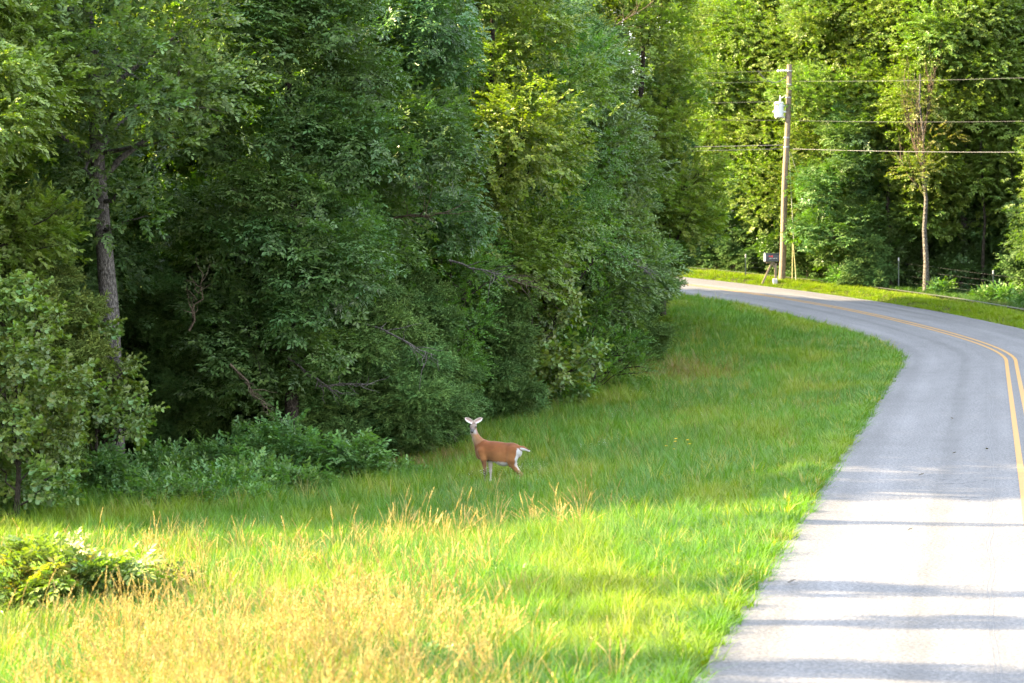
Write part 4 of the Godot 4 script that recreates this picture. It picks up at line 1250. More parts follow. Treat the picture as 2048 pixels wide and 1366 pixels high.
func skin(st: SurfaceTool, bones: Array, cell: float, sharp: float, paint: Callable) -> void:
	var lo := Vector3.INF
	var hi := -Vector3.INF
	for b in bones:
		for e in 2:
			var r: float = b[2 + e] + 0.04
			lo = lo.min(b[e] - Vector3.ONE * r)
			hi = hi.max(b[e] + Vector3.ONE * r)
	var nx := int((hi.x - lo.x) / cell) + 2
	var ny := int((hi.y - lo.y) / cell) + 2
	var nz := int((hi.z - lo.z) / cell) + 2
	var f := PackedFloat32Array()
	f.resize(nx * ny * nz)
	var best := PackedFloat32Array()
	best.resize(nx * ny * nz)
	best.fill(9.0)
	var who := PackedByteArray()
	who.resize(nx * ny * nz)
	for bi in bones.size():
		var b: Array = bones[bi]
		var mg: float = max(b[2], b[3]) + 2.6 / sharp
		var a0: Vector3 = ((b[0] as Vector3).min(b[1]) - Vector3.ONE * mg - lo) / cell
		var a1: Vector3 = ((b[0] as Vector3).max(b[1]) + Vector3.ONE * mg - lo) / cell
		for k in range(max(0, int(a0.z)), min(nz, int(a1.z) + 2)):
			for j in range(max(0, int(a0.y)), min(ny, int(a1.y) + 2)):
				for i in range(max(0, int(a0.x)), min(nx, int(a1.x) + 2)):
					var d := seg_d(lo + Vector3(i, j, k) * cell, b)
					if d * sharp < 3.2:
						var n := (k * ny + j) * nx + i
						f[n] += exp(-sharp * d)
						if d < best[n]:
							best[n] = d
							who[n] = bi
	for n in f.size():
		f[n] = 1.0 if f[n] <= 0.0 else -log(f[n]) / sharp
	var vid := {}
	var V: Array[Vector3] = []
	var W: Array = []
	var off := [0, 1, nx, nx + 1, nx * ny, nx * ny + 1, nx * ny + nx, nx * ny + nx + 1]
	var cor := [Vector3(0, 0, 0), Vector3(1, 0, 0), Vector3(0, 1, 0), Vector3(1, 1, 0), Vector3(0, 0, 1), Vector3(1, 0, 1), Vector3(0, 1, 1), Vector3(1, 1, 1)]
	var edges := [[0, 1], [2, 3], [4, 5], [6, 7], [0, 2], [1, 3], [4, 6], [5, 7], [0, 4], [1, 5], [2, 6], [3, 7]]
	for k in nz - 1:
		for j in ny - 1:
			for i in nx - 1:
				var n := (k * ny + j) * nx + i
				var f0 := f[n]
				if f0 > 0.9 or f0 < -3.0 * cell: continue
				var ins := 0
				for c in 8:
					if f[n + off[c]] < 0.0: ins += 1
				if ins == 0 or ins == 8: continue
				var s := Vector3.ZERO
				var m := 0
				for e in edges:
					var u := f[n + off[e[0]]]
					var w := f[n + off[e[1]]]
					if (u < 0.0) != (w < 0.0):
						s += (cor[e[0]] as Vector3).lerp(cor[e[1]], clamp(u / (u - w), 0.0, 1.0))
						m += 1
				vid[n] = V.size()
				V.append(lo + (Vector3(i, j, k) + s / m) * cell)
				W.append(who[n])
	var T := PackedInt32Array()
	var ax := [1, nx, nx * ny]
	for n in vid:
		for a in 3:
			var u := f[n]
			var w := f[n + ax[a]]
			if (u < 0.0) == (w < 0.0): continue
			var p: int = ax[(a + 1) % 3]
			var q: int = ax[(a + 2) % 3]
			if not (vid.has(n - p) and vid.has(n - q) and vid.has(n - p - q)): continue
			var v := [vid[n], vid[n - p], vid[n - p - q], vid[n - q]]
			if u < 0.0: T.append_array([v[0], v[2], v[1], v[0], v[3], v[2]])
			else: T.append_array([v[0], v[1], v[2], v[0], v[2], v[3]])
	var N: Array[Vector3] = []
	N.resize(V.size())
	N.fill(Vector3.ZERO)
	for t in range(0, T.size(), 3):
		var g := (V[T[t + 2]] - V[T[t]]).cross(V[T[t + 1]] - V[T[t]])
		for e in 3: N[T[t + e]] += g
	var C: Array[Color] = []
	for i in V.size():
		N[i] = N[i].normalized()
		C.append(paint.call(V[i], N[i], bones[W[i]][5]))
	for i in T:
		st.set_color(C[i])
		st.set_normal(N[i])
		st.add_vertex(V[i])

func doe_colour(p: Vector3, n: Vector3, g: String) -> Color:
	var back := Color(0.135, 0.046, 0.016)
	var flank := Color(0.235, 0.105, 0.040)
	var white := Color(0.42, 0.41, 0.40)
	var nn := fine.get_noise_3d(p.x * 160.0, p.y * 160.0, p.z * 160.0)
	var c := flank.lerp(back, smoothstep(0.52, 0.88, p.y + 0.10 * nn))
	var along_axis := p.dot(Vector3(0.9075, 0, 0.42))
	var rear := n.dot(Vector3(0.9075, 0, 0.42))
	if g == "torso" or g == "thigh":
		if g == "torso": c = c.lerp(white, smoothstep(0.505, 0.47, p.y + 0.02 * nn) * smoothstep(-0.32, -0.24, p.x))
		c = c.lerp(white, smoothstep(0.66, 0.8, rear + 0.12 * nn) * smoothstep(0.30, 0.36, along_axis) * smoothstep(0.40, 0.46, p.y) * smoothstep(0.84, 0.78, p.y))
	elif g == "neck":
		c = c.lerp(Color(0.24, 0.125, 0.06).lerp(Color(0.33, 0.24, 0.165), smoothstep(0.2, 0.9, -n.x * 0.8 + n.z * 0.25)), smoothstep(0.78, 0.98, p.y - 0.25 * (p.x + 0.42)))
		c = c.lerp(white, smoothstep(1.02, 1.1, p.y) * smoothstep(0.0, 0.6, n.z - 0.2 * n.x))
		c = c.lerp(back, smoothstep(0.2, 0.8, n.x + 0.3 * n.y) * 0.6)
	elif g == "near_leg" or g == "far_leg":
		c = Color(0.17, 0.08, 0.038).lerp(Color(0.11, 0.105, 0.055), smoothstep(0.42, 0.2, p.y))
		var inner := n.dot(LAT) * (-1.0 if g == "near_leg" else 1.0)
		c = c.lerp(Color(0.5, 0.44, 0.40), smoothstep(0.15, 0.6, inner + 0.35 * n.x))
	elif g == "hind":
		c = flank.lerp(Color(0.24, 0.115, 0.055), smoothstep(0.45, 0.3, p.y))
		c = c.lerp(Color(0.58, 0.5, 0.44), smoothstep(0.55, 0.8, rear) * smoothstep(0.30, 0.36, p.y) * 0.7)
	elif g == "hoof":
		c = Color(0.03, 0.026, 0.024)
	elif g == "tail":
		c = Color(0.17, 0.06, 0.02).lerp(white * 1.2, smoothstep(0.45, 0.1, n.y))
		c = c.lerp(Color(0.05, 0.03, 0.02), smoothstep(0.56, 0.6, p.x) * smoothstep(0.35, 0.6, n.y))
	elif g == "skull":
		c = Color(0.15, 0.115, 0.095).lerp(Color(0.17, 0.085, 0.04), smoothstep(1.255, 1.29, p.y))
	elif g == "muzzle":
		c = Color(0.15, 0.12, 0.105).lerp(Color(0.06, 0.055, 0.055), smoothstep(-0.06, 0.0, p.z))
	elif g == "jaw":
		c = white
	var v := 1.0 + 0.22 * nn + 0.25 * fine.get_noise_3d(p.x * 70.0, p.y * 110.0, p.z * 70.0)
	return Color(c.r * v, c.g * v, c.b * v)

func ear(base: Vector3, tip: Vector3, w: float, face: Vector3) -> SurfaceTool:
	var st := begin()
	var d := tip - base
	var sx := d.cross(face).normalized()
	var fx := sx.cross(d).normalized()
	for layer in 2:
		var grid: Array = []
		for i in 9:
			var f := i / 8.0
			var hw: float = w * (0.30 + 0.70 * sin(PI * min(1.0, pow(f, 0.75) * 0.62))) * sqrt(max(0.0, 1.0 - pow(f, 5.0)))
			var row: Array = []
			for j in 7:
				var a := (j / 6.0 - 0.5) * 2.0
				var p := base + d * f + sx * (a * hw) + fx * (a * a * hw * 0.75 - 0.012 * sin(PI * f))
				if layer == 1: p -= fx * 0.007 * (1.0 - 0.9 * abs(a))
				row.append(p)
			grid.append(row)
		for i in 8:
			for j in 6:
				var q := [grid[i][j], grid[i][j + 1], grid[i + 1][j + 1], grid[i + 1][j]]
				var edge: bool = j == 0 or j == 5
				var c := Color(0.50, 0.40, 0.38) if layer == 0 else Color(0.2, 0.1, 0.05)
				if layer == 0 and edge: c = Color(0.62, 0.58, 0.55)
				if layer == 0 and (j == 2 or j == 3) and i > 2 and i < 7: c = Color(0.36, 0.24, 0.23)
				st.set_color(c)
				if layer == 0: quad(st, q[0], q[1], q[2], q[3])
				else: quad(st, q[3], q[2], q[1], q[0])
	return st

func ball(st: SurfaceTool, c: Vector3, r: Vector3, b := Basis.IDENTITY) -> void:
	for i in 8:
		for k in 12:
			var q: Array = []
			for e in [[0, 0], [0, 1], [1, 1], [1, 0]]:
				var th: float = PI * (i + e[0]) / 8.0
				var ph: float = TAU * (k + e[1]) / 12.0
				q.append(Vector3(sin(th) * cos(ph), cos(th), sin(th) * sin(ph)))
			for j in [0, 2, 1, 0, 3, 2]:
				st.set_normal((b * (q[j] / r)).normalized())
				st.add_vertex(c + b * (q[j] * r))

func build_deer() -> void:
	var o := thing("deer", "reddish-brown white-tailed doe standing in the ditch grass, looking at the camera", "deer", on_ground(-0.27, 59.0))
	var B := func(x: float, y: float, lat: float) -> Vector3:
		return Vector3(x, y, x * 0.463) + LAT * lat
	var bones := [
		[B.call(-0.315, 0.735, 0), B.call(-0.02, 0.672, 0), 0.188, 0.214, 0.74, "torso"],
		[B.call(-0.02, 0.668, 0), B.call(0.10, 0.615, 0), 0.214, 0.222, 0.80, "torso"],
		[B.call(0.10, 0.635, 0), B.call(0.28, 0.71, 0), 0.218, 0.165, 0.82, "torso"],
		[B.call(-0.10, 0.82, 0), B.call(0.30, 0.795, 0), 0.078, 0.075, 0.9, "torso"],
		[B.call(0.26, 0.715, 0), B.call(0.335, 0.70, 0), 0.162, 0.148, 0.9, "torso"],
		[B.call(-0.335, 0.80, 0), B.call(-0.36, 0.63, 0), 0.125, 0.125, 0.9, "torso"],
		[B.call(-0.36, 0.83, 0.0), Vector3(-0.465, 0.95, -0.19), 0.112, 0.084, 0.9, "neck"],
		[B.call(-0.385, 0.74, 0.0), Vector3(-0.465, 0.93, -0.18), 0.115, 0.076, 0.9, "neck"],
		[Vector3(-0.465, 0.94, -0.185), Vector3(-0.52, 1.07, -0.19), 0.080, 0.069, 1.0, "neck"],
		[Vector3(-0.52, 1.07, -0.19), Vector3(-0.532, 1.18, -0.195), 0.069, 0.064, 1.0, "neck"],
		# front legs
		[Vector3(-0.35, 0.70, -0.07), Vector3(-0.315, 0.545, -0.055), 0.105, 0.072, 1.0, "torso"],
		[Vector3(-0.315, 0.545, -0.055), Vector3(-0.300, 0.42, -0.055), 0.070, 0.041, 1.0, "near_leg"],
		[Vector3(-0.300, 0.42, -0.055), Vector3(-0.292, 0.285, -0.055), 0.041, 0.030, 1.0, "near_leg"],
		[Vector3(-0.292, 0.285, -0.055), Vector3(-0.292, 0.25, -0.055), 0.031, 0.026, 1.0, "near_leg"],
		[Vector3(-0.292, 0.25, -0.055), Vector3(-0.296, 0.085, -0.055), 0.023, 0.019, 1.0, "near_leg"],
		[Vector3(-0.296, 0.085, -0.055), Vector3(-0.308, 0.03, -0.05), 0.022, 0.022, 1.0, "near_leg"],
		[Vector3(-0.308, 0.025, -0.05), Vector3(-0.316, 0.005, -0.045), 0.023, 0.026, 1.0, "hoof"],
		[Vector3(-0.24, 0.62, -0.20), Vector3(-0.19, 0.50, -0.205), 0.10, 0.062, 1.0, "torso"],
		[Vector3(-0.19, 0.50, -0.205), Vector3(-0.178, 0.40, -0.205), 0.055, 0.039, 1.0, "far_leg"],
		[Vector3(-0.178, 0.40, -0.205), Vector3(-0.173, 0.265, -0.205), 0.039, 0.030, 1.0, "far_leg"],
		[Vector3(-0.173, 0.265, -0.205), Vector3(-0.176, 0.085, -0.205), 0.024, 0.019, 1.0, "far_leg"],
		[Vector3(-0.176, 0.085, -0.205), Vector3(-0.188, 0.03, -0.20), 0.022, 0.022, 1.0, "far_leg"],
		[Vector3(-0.188, 0.025, -0.20), Vector3(-0.196, 0.005, -0.195), 0.023, 0.026, 1.0, "hoof"],
		# hind legs
		[Vector3(0.285, 0.70, 0.225), Vector3(0.262, 0.565, 0.225), 0.128, 0.122, 0.75, "thigh"],
		[Vector3(0.262, 0.565, 0.22), Vector3(0.268, 0.46, 0.21), 0.118, 0.082, 0.75, "thigh"],
		[Vector3(0.275, 0.45, 0.20), Vector3(0.375, 0.325, 0.205), 0.076, 0.046, 0.8, "hind"],
		[Vector3(0.375, 0.325, 0.205), Vector3(0.452, 0.245, 0.21), 0.046, 0.031, 1.0, "hind"],
		[Vector3(0.458, 0.25, 0.21), Vector3(0.448, 0.20, 0.21), 0.031, 0.026, 1.0, "hind"],
		[Vector3(0.448, 0.20, 0.21), Vector3(0.425, 0.085, 0.21), 0.024, 0.020, 1.0, "hind"],
		[Vector3(0.425, 0.085, 0.21), Vector3(0.41, 0.03, 0.215), 0.022, 0.022, 1.0, "hind"],
		[Vector3(0.41, 0.025, 0.215), Vector3(0.40, 0.005, 0.22), 0.023, 0.026, 1.0, "hoof"],
		[Vector3(0.33, 0.66, 0.07), Vector3(0.29, 0.52, 0.06), 0.105, 0.085, 0.8, "thigh"],
		[Vector3(0.29, 0.47, 0.06), Vector3(0.385, 0.29, 0.055), 0.072, 0.032, 1.0, "hind"],
		[Vector3(0.385, 0.285, 0.055), Vector3(0.345, 0.085, 0.06), 0.026, 0.020, 1.0, "hind"],
		[Vector3(0.345, 0.085, 0.06), Vector3(0.33, 0.005, 0.065), 0.022, 0.024, 1.0, "hoof"],
		# tail
		[B.call(0.35, 0.80, 0), Vector3(0.49, 0.775, 0.235), 0.045, 0.040, 1.0, "tail"],
		[Vector3(0.49, 0.785, 0.235), Vector3(0.625, 0.73, 0.275), 0.040, 0.022, 1.0, "tail"],
	]
	var st := begin()
	skin(st, bones, 0.0115, 80.0, doe_colour)
	var hc := Vector3(-0.532, 1.212, -0.165)
	var fw := Vector3(-0.13, -0.47, 0.87).normalized()
	var rt := Vector3(0.987, 0, 0.15).normalized()
	var up := rt.cross(fw) * -1.0
	rt = fw.cross(up).normalized()
	var head := [
		[hc - fw * 0.03 + up * 0.004, hc + fw * 0.05 + up * 0.004, 0.064, 0.056, 1.0, "skull"],
		[hc + fw * 0.035 + rt * 0.034 + up * 0.008, hc + fw * 0.06 + rt * 0.034 + up * 0.006, 0.030, 0.026, 1.0, "skull"],
		[hc + fw * 0.035 - rt * 0.034 + up * 0.008, hc + fw * 0.06 - rt * 0.034 + up * 0.006, 0.030, 0.026, 1.0, "skull"],
		[hc + fw * 0.06 - up * 0.010, hc + fw * 0.195 - up * 0.016, 0.044, 0.029, 1.0, "muzzle"],
		[hc + fw * 0.0 - up * 0.045, hc + fw * 0.09 - up * 0.038, 0.045, 0.034, 1.0, "jaw"],
		[hc + fw * 0.09 - up * 0.038, hc + fw * 0.185 - up * 0.037, 0.031, 0.019, 1.0, "jaw"],
		[Vector3(-0.527, 1.13, -0.195), Vector3(-0.532, 1.195, -0.185), 0.066, 0.062, 1.0, "neck"],
	]
	skin(st, head, 0.005, 110.0, doe_colour)
	part("body", st, M.fur, o)
	part("ear", ear(hc + up * 0.045 - rt * 0.046 - fw * 0.01, hc + Vector3(-0.178, 0.175, 0.02), 0.050, Vector3(-0.2, 0.1, 1).normalized()), M.fur, o)
	part("ear", ear(hc + up * 0.045 + rt * 0.046 - fw * 0.01, hc + Vector3(0.192, 0.168, -0.01), 0.050, Vector3(0.25, 0.1, 1).normalized()), M.fur, o)
	for sg in [-1.0, 1.0]:
		var s := begin()
		ball(s, hc + fw * 0.062 + rt * (sg * 0.058) + up * 0.014, Vector3.ONE * 0.021)
		part("eye", s, M.eye, o)
	var s2 := begin()
	ball(s2, hc + fw * 0.212 - up * 0.010, Vector3(0.030, 0.024, 0.02), Basis(rt, up, -fw))
	part("nose", s2, M.eye, o)

# ------------------------------------------------------------------ pole, wires, mailbox, fence
func build_pole() -> void:
	var base := on_ground(11.42, 120.9)
	var o := thing("utility_pole", "weathered wooden power pole leaning slightly right beyond the road", "utility pole", base)
	var top := Vector3(0.36, 9.2, 0)
	var pts: Array = []
	for i in 12: pts.append(Vector3(0, -0.4, 0).lerp(top, i / 11.0) + Vector3(0.02 * sin(i * 0.9), 0, 0))
	var st := begin()
	tube(st, pts, taper(0.145, 0.108, 11), 14)
	part("shaft", st, M.pole, o)
	var at := func(h: float) -> Vector3: return top * (h / 9.2)
	# hardware on the shaft
	for h in [8.93, 8.35, 7.8, 6.1, 5.7]:
		st = begin()
		lathe(st, at.call(h) - Vector3(0, 0.025, 0), [[0.0, 0.0], [0.135, 0.0], [0.135, 0.05], [0.0, 0.05]], 14)
		part("band", st, M.steel, o)
	for q in [[8.93, 0.55], [6.95, 0.3]]:
		st = begin()
		for k in 4:
			lathe(st, at.call(q[0]) + Vector3(-0.16 - 0.11 * k, 0, 0.02), [[0.012, -0.05], [0.055, -0.02], [0.06, 0.0], [0.02, 0.04], [0.012, 0.06]], 12, Basis(Vector3(0, 0, 1), PI / 2))
		part("insulator", st, M.porcelain, o)
	st = begin()
	tube(st, [at.call(7.9) + Vector3(-0.1, 0, 0), at.call(7.75) + Vector3(-0.34, 0, 0.05), at.call(7.55) + Vector3(-0.36, 0, 0.05)], [0.02, 0.02, 0.02], 8)
	part("cutout_switch", st, M.porcelain, o)
	# transformer, hung on the left of the pole
	var tc: Vector3 = at.call(6.95) + Vector3(-0.37, 0, 0.06)
	var t := thing("transformer", "light grey can transformer hanging on the left of the power pole", "transformer", base + tc)
	st = begin()
	lathe(st, Vector3.ZERO, [[0.0, 0.0], [0.17, 0.0], [0.19, 0.02], [0.195, 0.06], [0.195, 0.56], [0.205, 0.58], [0.205, 0.62], [0.17, 0.655], [0.0, 0.68]], 24)
	part("tank", st, M.grey_paint, t)
	st = begin()
	lathe(st, Vector3(0.05, 0.66, 0), [[0.03, 0.0], [0.05, 0.03], [0.03, 0.06], [0.05, 0.09], [0.03, 0.12], [0.045, 0.15], [0.02, 0.2], [0.012, 0.28], [0.0, 0.29]], 14)
	part("bushing", st, M.porcelain, t)
	for y in [0.24, 0.50]:
		st = begin()
		lathe(st, Vector3(-0.18, y, 0.04), [[0.0, 0.0], [0.05, 0.0], [0.05, 0.05], [0.03, 0.09], [0.0, 0.1]], 12, Basis(Vector3(0, 0, 1), PI / 2))
		part("terminal", st, M.porcelain, t)
		st = begin()
		box(st, Vector3(0.24, y, 0), Vector3(0.12, 0.07, 0.1), Basis.IDENTITY, 0.01)
		part("bracket", st, M.grey_paint, t)
	# wires, each from the pole to where it leaves the scene
	var P := func(h: float, dx: float) -> Vector3: return base + at.call(h) + Vector3(dx, 0, 0.02)
	var far_l := Vector3(-26.0, 9.9, -139.0)
	var far_r := Vector3(42.0, 9.0, -88.0)
	var w := [
		["overhead_wire", "topmost wire tied dead-end left of the pole top", P.call(8.93, -0.6), far_l + Vector3(0, 2.2, 0), 0.4, 0.0056, M.alu],
		["overhead_wire", "upper sagging wire passing behind the pole top", P.call(8.5, 0.0) + Vector3(0, 0, -0.3), far_r + Vector3(0, 1.95, 0), 0.6, 0.0065, M.alu],
		["overhead_wire", "short upper wire running left from just below the pole top", P.call(8.5, 0.0) + Vector3(0, 0, -0.3), far_l + Vector3(0, 2.4, 2), 0.5, 0.0056, M.alu],
		["overhead_wire", "level wire ending at the transformer's top", P.call(7.62, -0.4), far_l + Vector3(0, 0.9, 0), 0.3, 0.0065, M.alu],
		["overhead_wire", "middle wire on the right passing the pole below the transformer", P.call(6.82, 0.14), far_r + Vector3(0, 0.15, 0), 0.6, 0.0065, M.alu],
		["overhead_wire", "middle wire on the left rising from below the transformer", P.call(6.82, -0.14), far_l + Vector3(0, 1.0, 4), 0.35, 0.0065, M.alu],
		["telephone_cable", "thick dark lowest cable on the right of the pole", P.call(5.62, 0.14), far_r + Vector3(0, -1.1, 0), 0.6, 0.0121, M.cable],
		["telephone_cable", "thick dark lowest cable on the left of the pole", P.call(5.62, -0.14), far_l + Vector3(0, -1.4, 4), 0.4, 0.0102, M.cable],
		["telephone_cable", "thin cable leaving the pole just above the thick left one", P.call(5.78, -0.14), far_l + Vector3(0, -1.9, 0), 0.15, 0.014, M.cable],
		["service_wire", "insulated drop wire sloping away right from the upper pole", P.call(7.95, 0.14), P.call(7.95, 0.14) + Vector3(2.3, -2.6, -6.0), 0.1, 0.0102, M.alu],
		["service_wire", "twisted service wire leaving right of the transformer", P.call(7.2, 0.14), P.call(7.2, 0.14) + Vector3(2.4, -0.95, -6.0), 0.1, 0.0084, M.alu],
		["service_wire", "low drop cable sloping right below the thick cable", P.call(5.75, 0.14), P.call(5.75, 0.14) + Vector3(3.2, -0.7, -6.0), 0.1, 0.0084, M.cable],
		["guy_wire", "steel guy wire running down right from the cable clamp", P.call(5.65, 0.1), on_ground(13.9, 123.0), 0.0, 0.014, M.steel],
		["guy_wire", "steady vertical guy wire down the right of the pole to the guards", P.call(5.6, 0.1), on_ground(12.0, 120.5), 0.0, 0.010, M.steel],
	]
	for q in w:
		st = begin()
		var pp: Array = []
		for i in 15:
			var f := i / 14.0
			pp.append((q[2] as Vector3).lerp(q[3], f) - Vector3(0, 4.0 * q[4] * f * (1.0 - f), 0))
		tube(st, pp, taper(q[5], q[5], 14), 6)
		tag(part(q[0], st, q[6]), q[1], "wire")
	st = begin()
	var j0: Vector3 = P.call(8.95, -1.35)
	var jp: Array = []
	for i in 11:
		var f := i / 10.0
		jp.append(j0.lerp(P.call(8.72, -0.1), f) - Vector3(0, 1.2 * f * (1.0 - f) + 0.1 * sin(f * PI), 0))
	tube(st, jp, taper(0.016, 0.016, 10), 6)
	tag(part("jumper_wire", st, M.alu), "drooping jumper loop under the topmost wire beside the pole", "wire")
	# plastic guy guards
	for q in [[11.86, 120.6, 1.62, 0.02, "left of two thin yellow-green guy guards beside the pole"], [12.02, 120.4, 1.58, -0.13, "right of two thin yellow guy guards beside the pole, slightly tilted"]]:
		st = begin()
		tube(st, [Vector3(0, -0.1, 0), Vector3(q[3] * 0.5, q[2] * 0.5, 0), Vector3(q[3], q[2], 0)], [0.024, 0.023, 0.022], 8)
		var g := part("guy_guard", st, M.guard)
		g.position = on_ground(q[0], q[1])
		tag(g, q[4], "guy guard")

func build_mailbox() -> void:
	var o := thing("mailbox", "black mailbox on a braced wooden post just left of the power pole", "mailbox", on_ground(11.12, 120.2))
	var st := begin()
	box(st, Vector3(0.0, 0.42, 0), Vector3(0.1, 0.95, 0.1), Basis.IDENTITY, 0.008)
	part("post", st, M.lumber, o)
	st = begin()
	box(st, Vector3(-0.17, 0.86, 0), Vector3(0.44, 0.07, 0.1), Basis.IDENTITY, 0.008)
	part("shelf_arm", st, M.lumber, o)
	st = begin()
	box(st, Vector3(-0.37, 0.40, 0.02), Vector3(0.075, 0.98, 0.07), Basis(Vector3(0, 0, 1), -0.42), 0.006)
	part("brace", st, M.lumber, o)
	st = begin()
	box(st, Vector3(-0.10, 0.74, 0.0), Vector3(0.05, 0.28, 0.06), Basis(Vector3(0, 0, 1), 0.7), 0.006)
	part("strut", st, M.lumber, o)
	st = begin()
	box(st, Vector3(-0.03, 0.06, 0.06), Vector3(0.2, 0.26, 0.2), Basis.IDENTITY, 0.02)
	part("footing", st, M.concrete, o)
	# the box: arched top, door at the left end
	var L := 0.60
	var w := 0.29
	var hh := 0.36
	var yb := 0.905
	var prof: Array = []
	prof.append(Vector2(-w / 2, 0)); prof.append(Vector2(w / 2, 0)); prof.append(Vector2(w / 2, hh - w / 2))
	for i in range(1, 10): prof.append(Vector2(cos(PI * i / 10.0) * w / 2, hh - w / 2 + sin(PI * i / 10.0) * w / 2))
	prof.append(Vector2(-w / 2, hh - w / 2))
	var b := Basis(Vector3.UP, 0.22)
	var c := Vector3(-0.16, yb, 0)
	st = begin()
	var n := prof.size()
	for i in n:
		var p: Vector2 = prof[i]
		var q: Vector2 = prof[(i + 1) % n]
		quad(st, c + b * Vector3(-L / 2, p.y, p.x), c + b * Vector3(L / 2, p.y, p.x), c + b * Vector3(L / 2, q.y, q.x), c + b * Vector3(-L / 2, q.y, q.x))
	for i in range(1, n - 1):
		tri(st, c + b * Vector3(L / 2, prof[0].y, prof[0].x), c + b * Vector3(L / 2, prof[i + 1].y, prof[i + 1].x), c + b * Vector3(L / 2, prof[i].y, prof[i].x))
	part("mail_case", st, M.black_paint, o)
	st = begin()
	for e in 2:
		var x := -L / 2 - 0.002 - 0.022 * e
		for i in n:
			var p: Vector2 = prof[i] * 1.05
			var q: Vector2 = prof[(i + 1) % n] * 1.05
			if e == 0: quad(st, c + b * Vector3(x - 0.022, p.y, p.x), c + b * Vector3(x, p.y, p.x), c + b * Vector3(x, q.y, q.x), c + b * Vector3(x - 0.022, q.y, q.x))
		for i in range(1, n - 1):
			var k := [prof[0] * 1.05, prof[i] * 1.05, prof[i + 1] * 1.05]
			var v: Array = []
			for z in k: v.append(c + b * Vector3(x, z.y, z.x))
			if e == 0: tri(st, v[0], v[2], v[1])
			else: tri(st, v[0], v[1], v[2])
	part("door", st, M.grey_metal, o)
	st = begin()
	box(st, c + b * Vector3(-0.10, 0.22, w / 2 + 0.012), Vector3(0.17, 0.035, 0.012), b, 0.003)
	box(st, c + b * Vector3(-0.035, 0.215, w / 2 + 0.014), Vector3(0.055, 0.085, 0.012), b, 0.003)
	part("flag", st, M.red_paint, o)
	st = begin()
	var xx := -0.155
	for g in [3, 3, 2]:
		for k in g:
			var gw := 0.028
			var gx := xx + gw * 0.5
			box(st, c + b * Vector3(gx, 0.135, w / 2 + 0.004), Vector3(0.006, 0.05, 0.004), b)
			box(st, c + b * Vector3(gx + 0.012, 0.135 + (0.02 if k % 2 == 0 else -0.02), w / 2 + 0.004), Vector3(0.016, 0.008, 0.004), b)
			box(st, c + b * Vector3(gx + 0.012, 0.135, w / 2 + 0.004), Vector3(0.014, 0.008, 0.004), b)
			xx += gw + 0.006
		xx += 0.035
	part("lettering", st, M.white_paint, o)

func build_fence() -> void:
	var posts := [[10.0, 122.0, 1.0, "white-topped fence post in the dark left of the mailbox"], [12.7, 122.6, 1.05, "pale-topped wooden fence post right of the guy guards"], [15.1, 119.6, 1.3, "thin fence post left of the small shaded cedar"], [16.05, 118.3, 1.3, "white-topped steel fence post before the paired thin trunks"], [19.4, 114.9, 1.2, "fence post in the shade near the stout pale trunk"], [21.6, 111.6, 1.2, "fence post at the right edge beyond the berm"]]
	var tops: Array = []
	for i in posts.size():
		var q: Array = posts[i]
		var o := thing("fence_post", q[3], "fence post", on_ground(q[0], q[1]), 0.0, "posts of the wire fence beyond the road")
		var st := begin()
		if i == 1: box(st, Vector3(0, q[2] * 0.5 - 0.1, 0), Vector3(0.075, q[2] + 0.2, 0.075), Basis(Vector3(0, 0, 1), -0.02), 0.01)
		else:
			box(st, Vector3(0, q[2] * 0.5 - 0.1, 0), Vector3(0.042, q[2] + 0.2, 0.008))
			box(st, Vector3(0, q[2] * 0.5 - 0.1, -0.019), Vector3(0.008, q[2] + 0.2, 0.03))
		part("stake", st, M.lumber if i == 1 else M.green_steel, o)
		st = begin()
		if i == 1: box(st, Vector3(0, q[2] - 0.06, 0), Vector3(0.085, 0.17, 0.085), Basis.IDENTITY, 0.01)
		else: box(st, Vector3(0, q[2] - 0.06, -0.008), Vector3(0.052, 0.15, 0.05), Basis.IDENTITY, 0.006)
		part("white_cap", st, M.cap_paint, o)
		tops.append([on_ground(q[0], q[1]), q[2]])
	for k in 4:
		var st := begin()
		for i in posts.size() - 1:
			tube(st, [tops[i][0] + Vector3(0, tops[i][1] * (0.25 + 0.2 * k), 0.03), tops[i + 1][0] + Vector3(0, tops[i + 1][1] * (0.25 + 0.2 * k), 0.03)], [0.0015, 0.0015], 4, false)
		tag(part("fence_wire", st, M.tar), ["lowest strand of the wire fence beyond the road", "second strand from the ground of the wire fence beyond the road", "third strand from the ground of the wire fence beyond the road", "top strand of the wire fence beyond the road"][k], "fence wire", "strands of the wire fence")

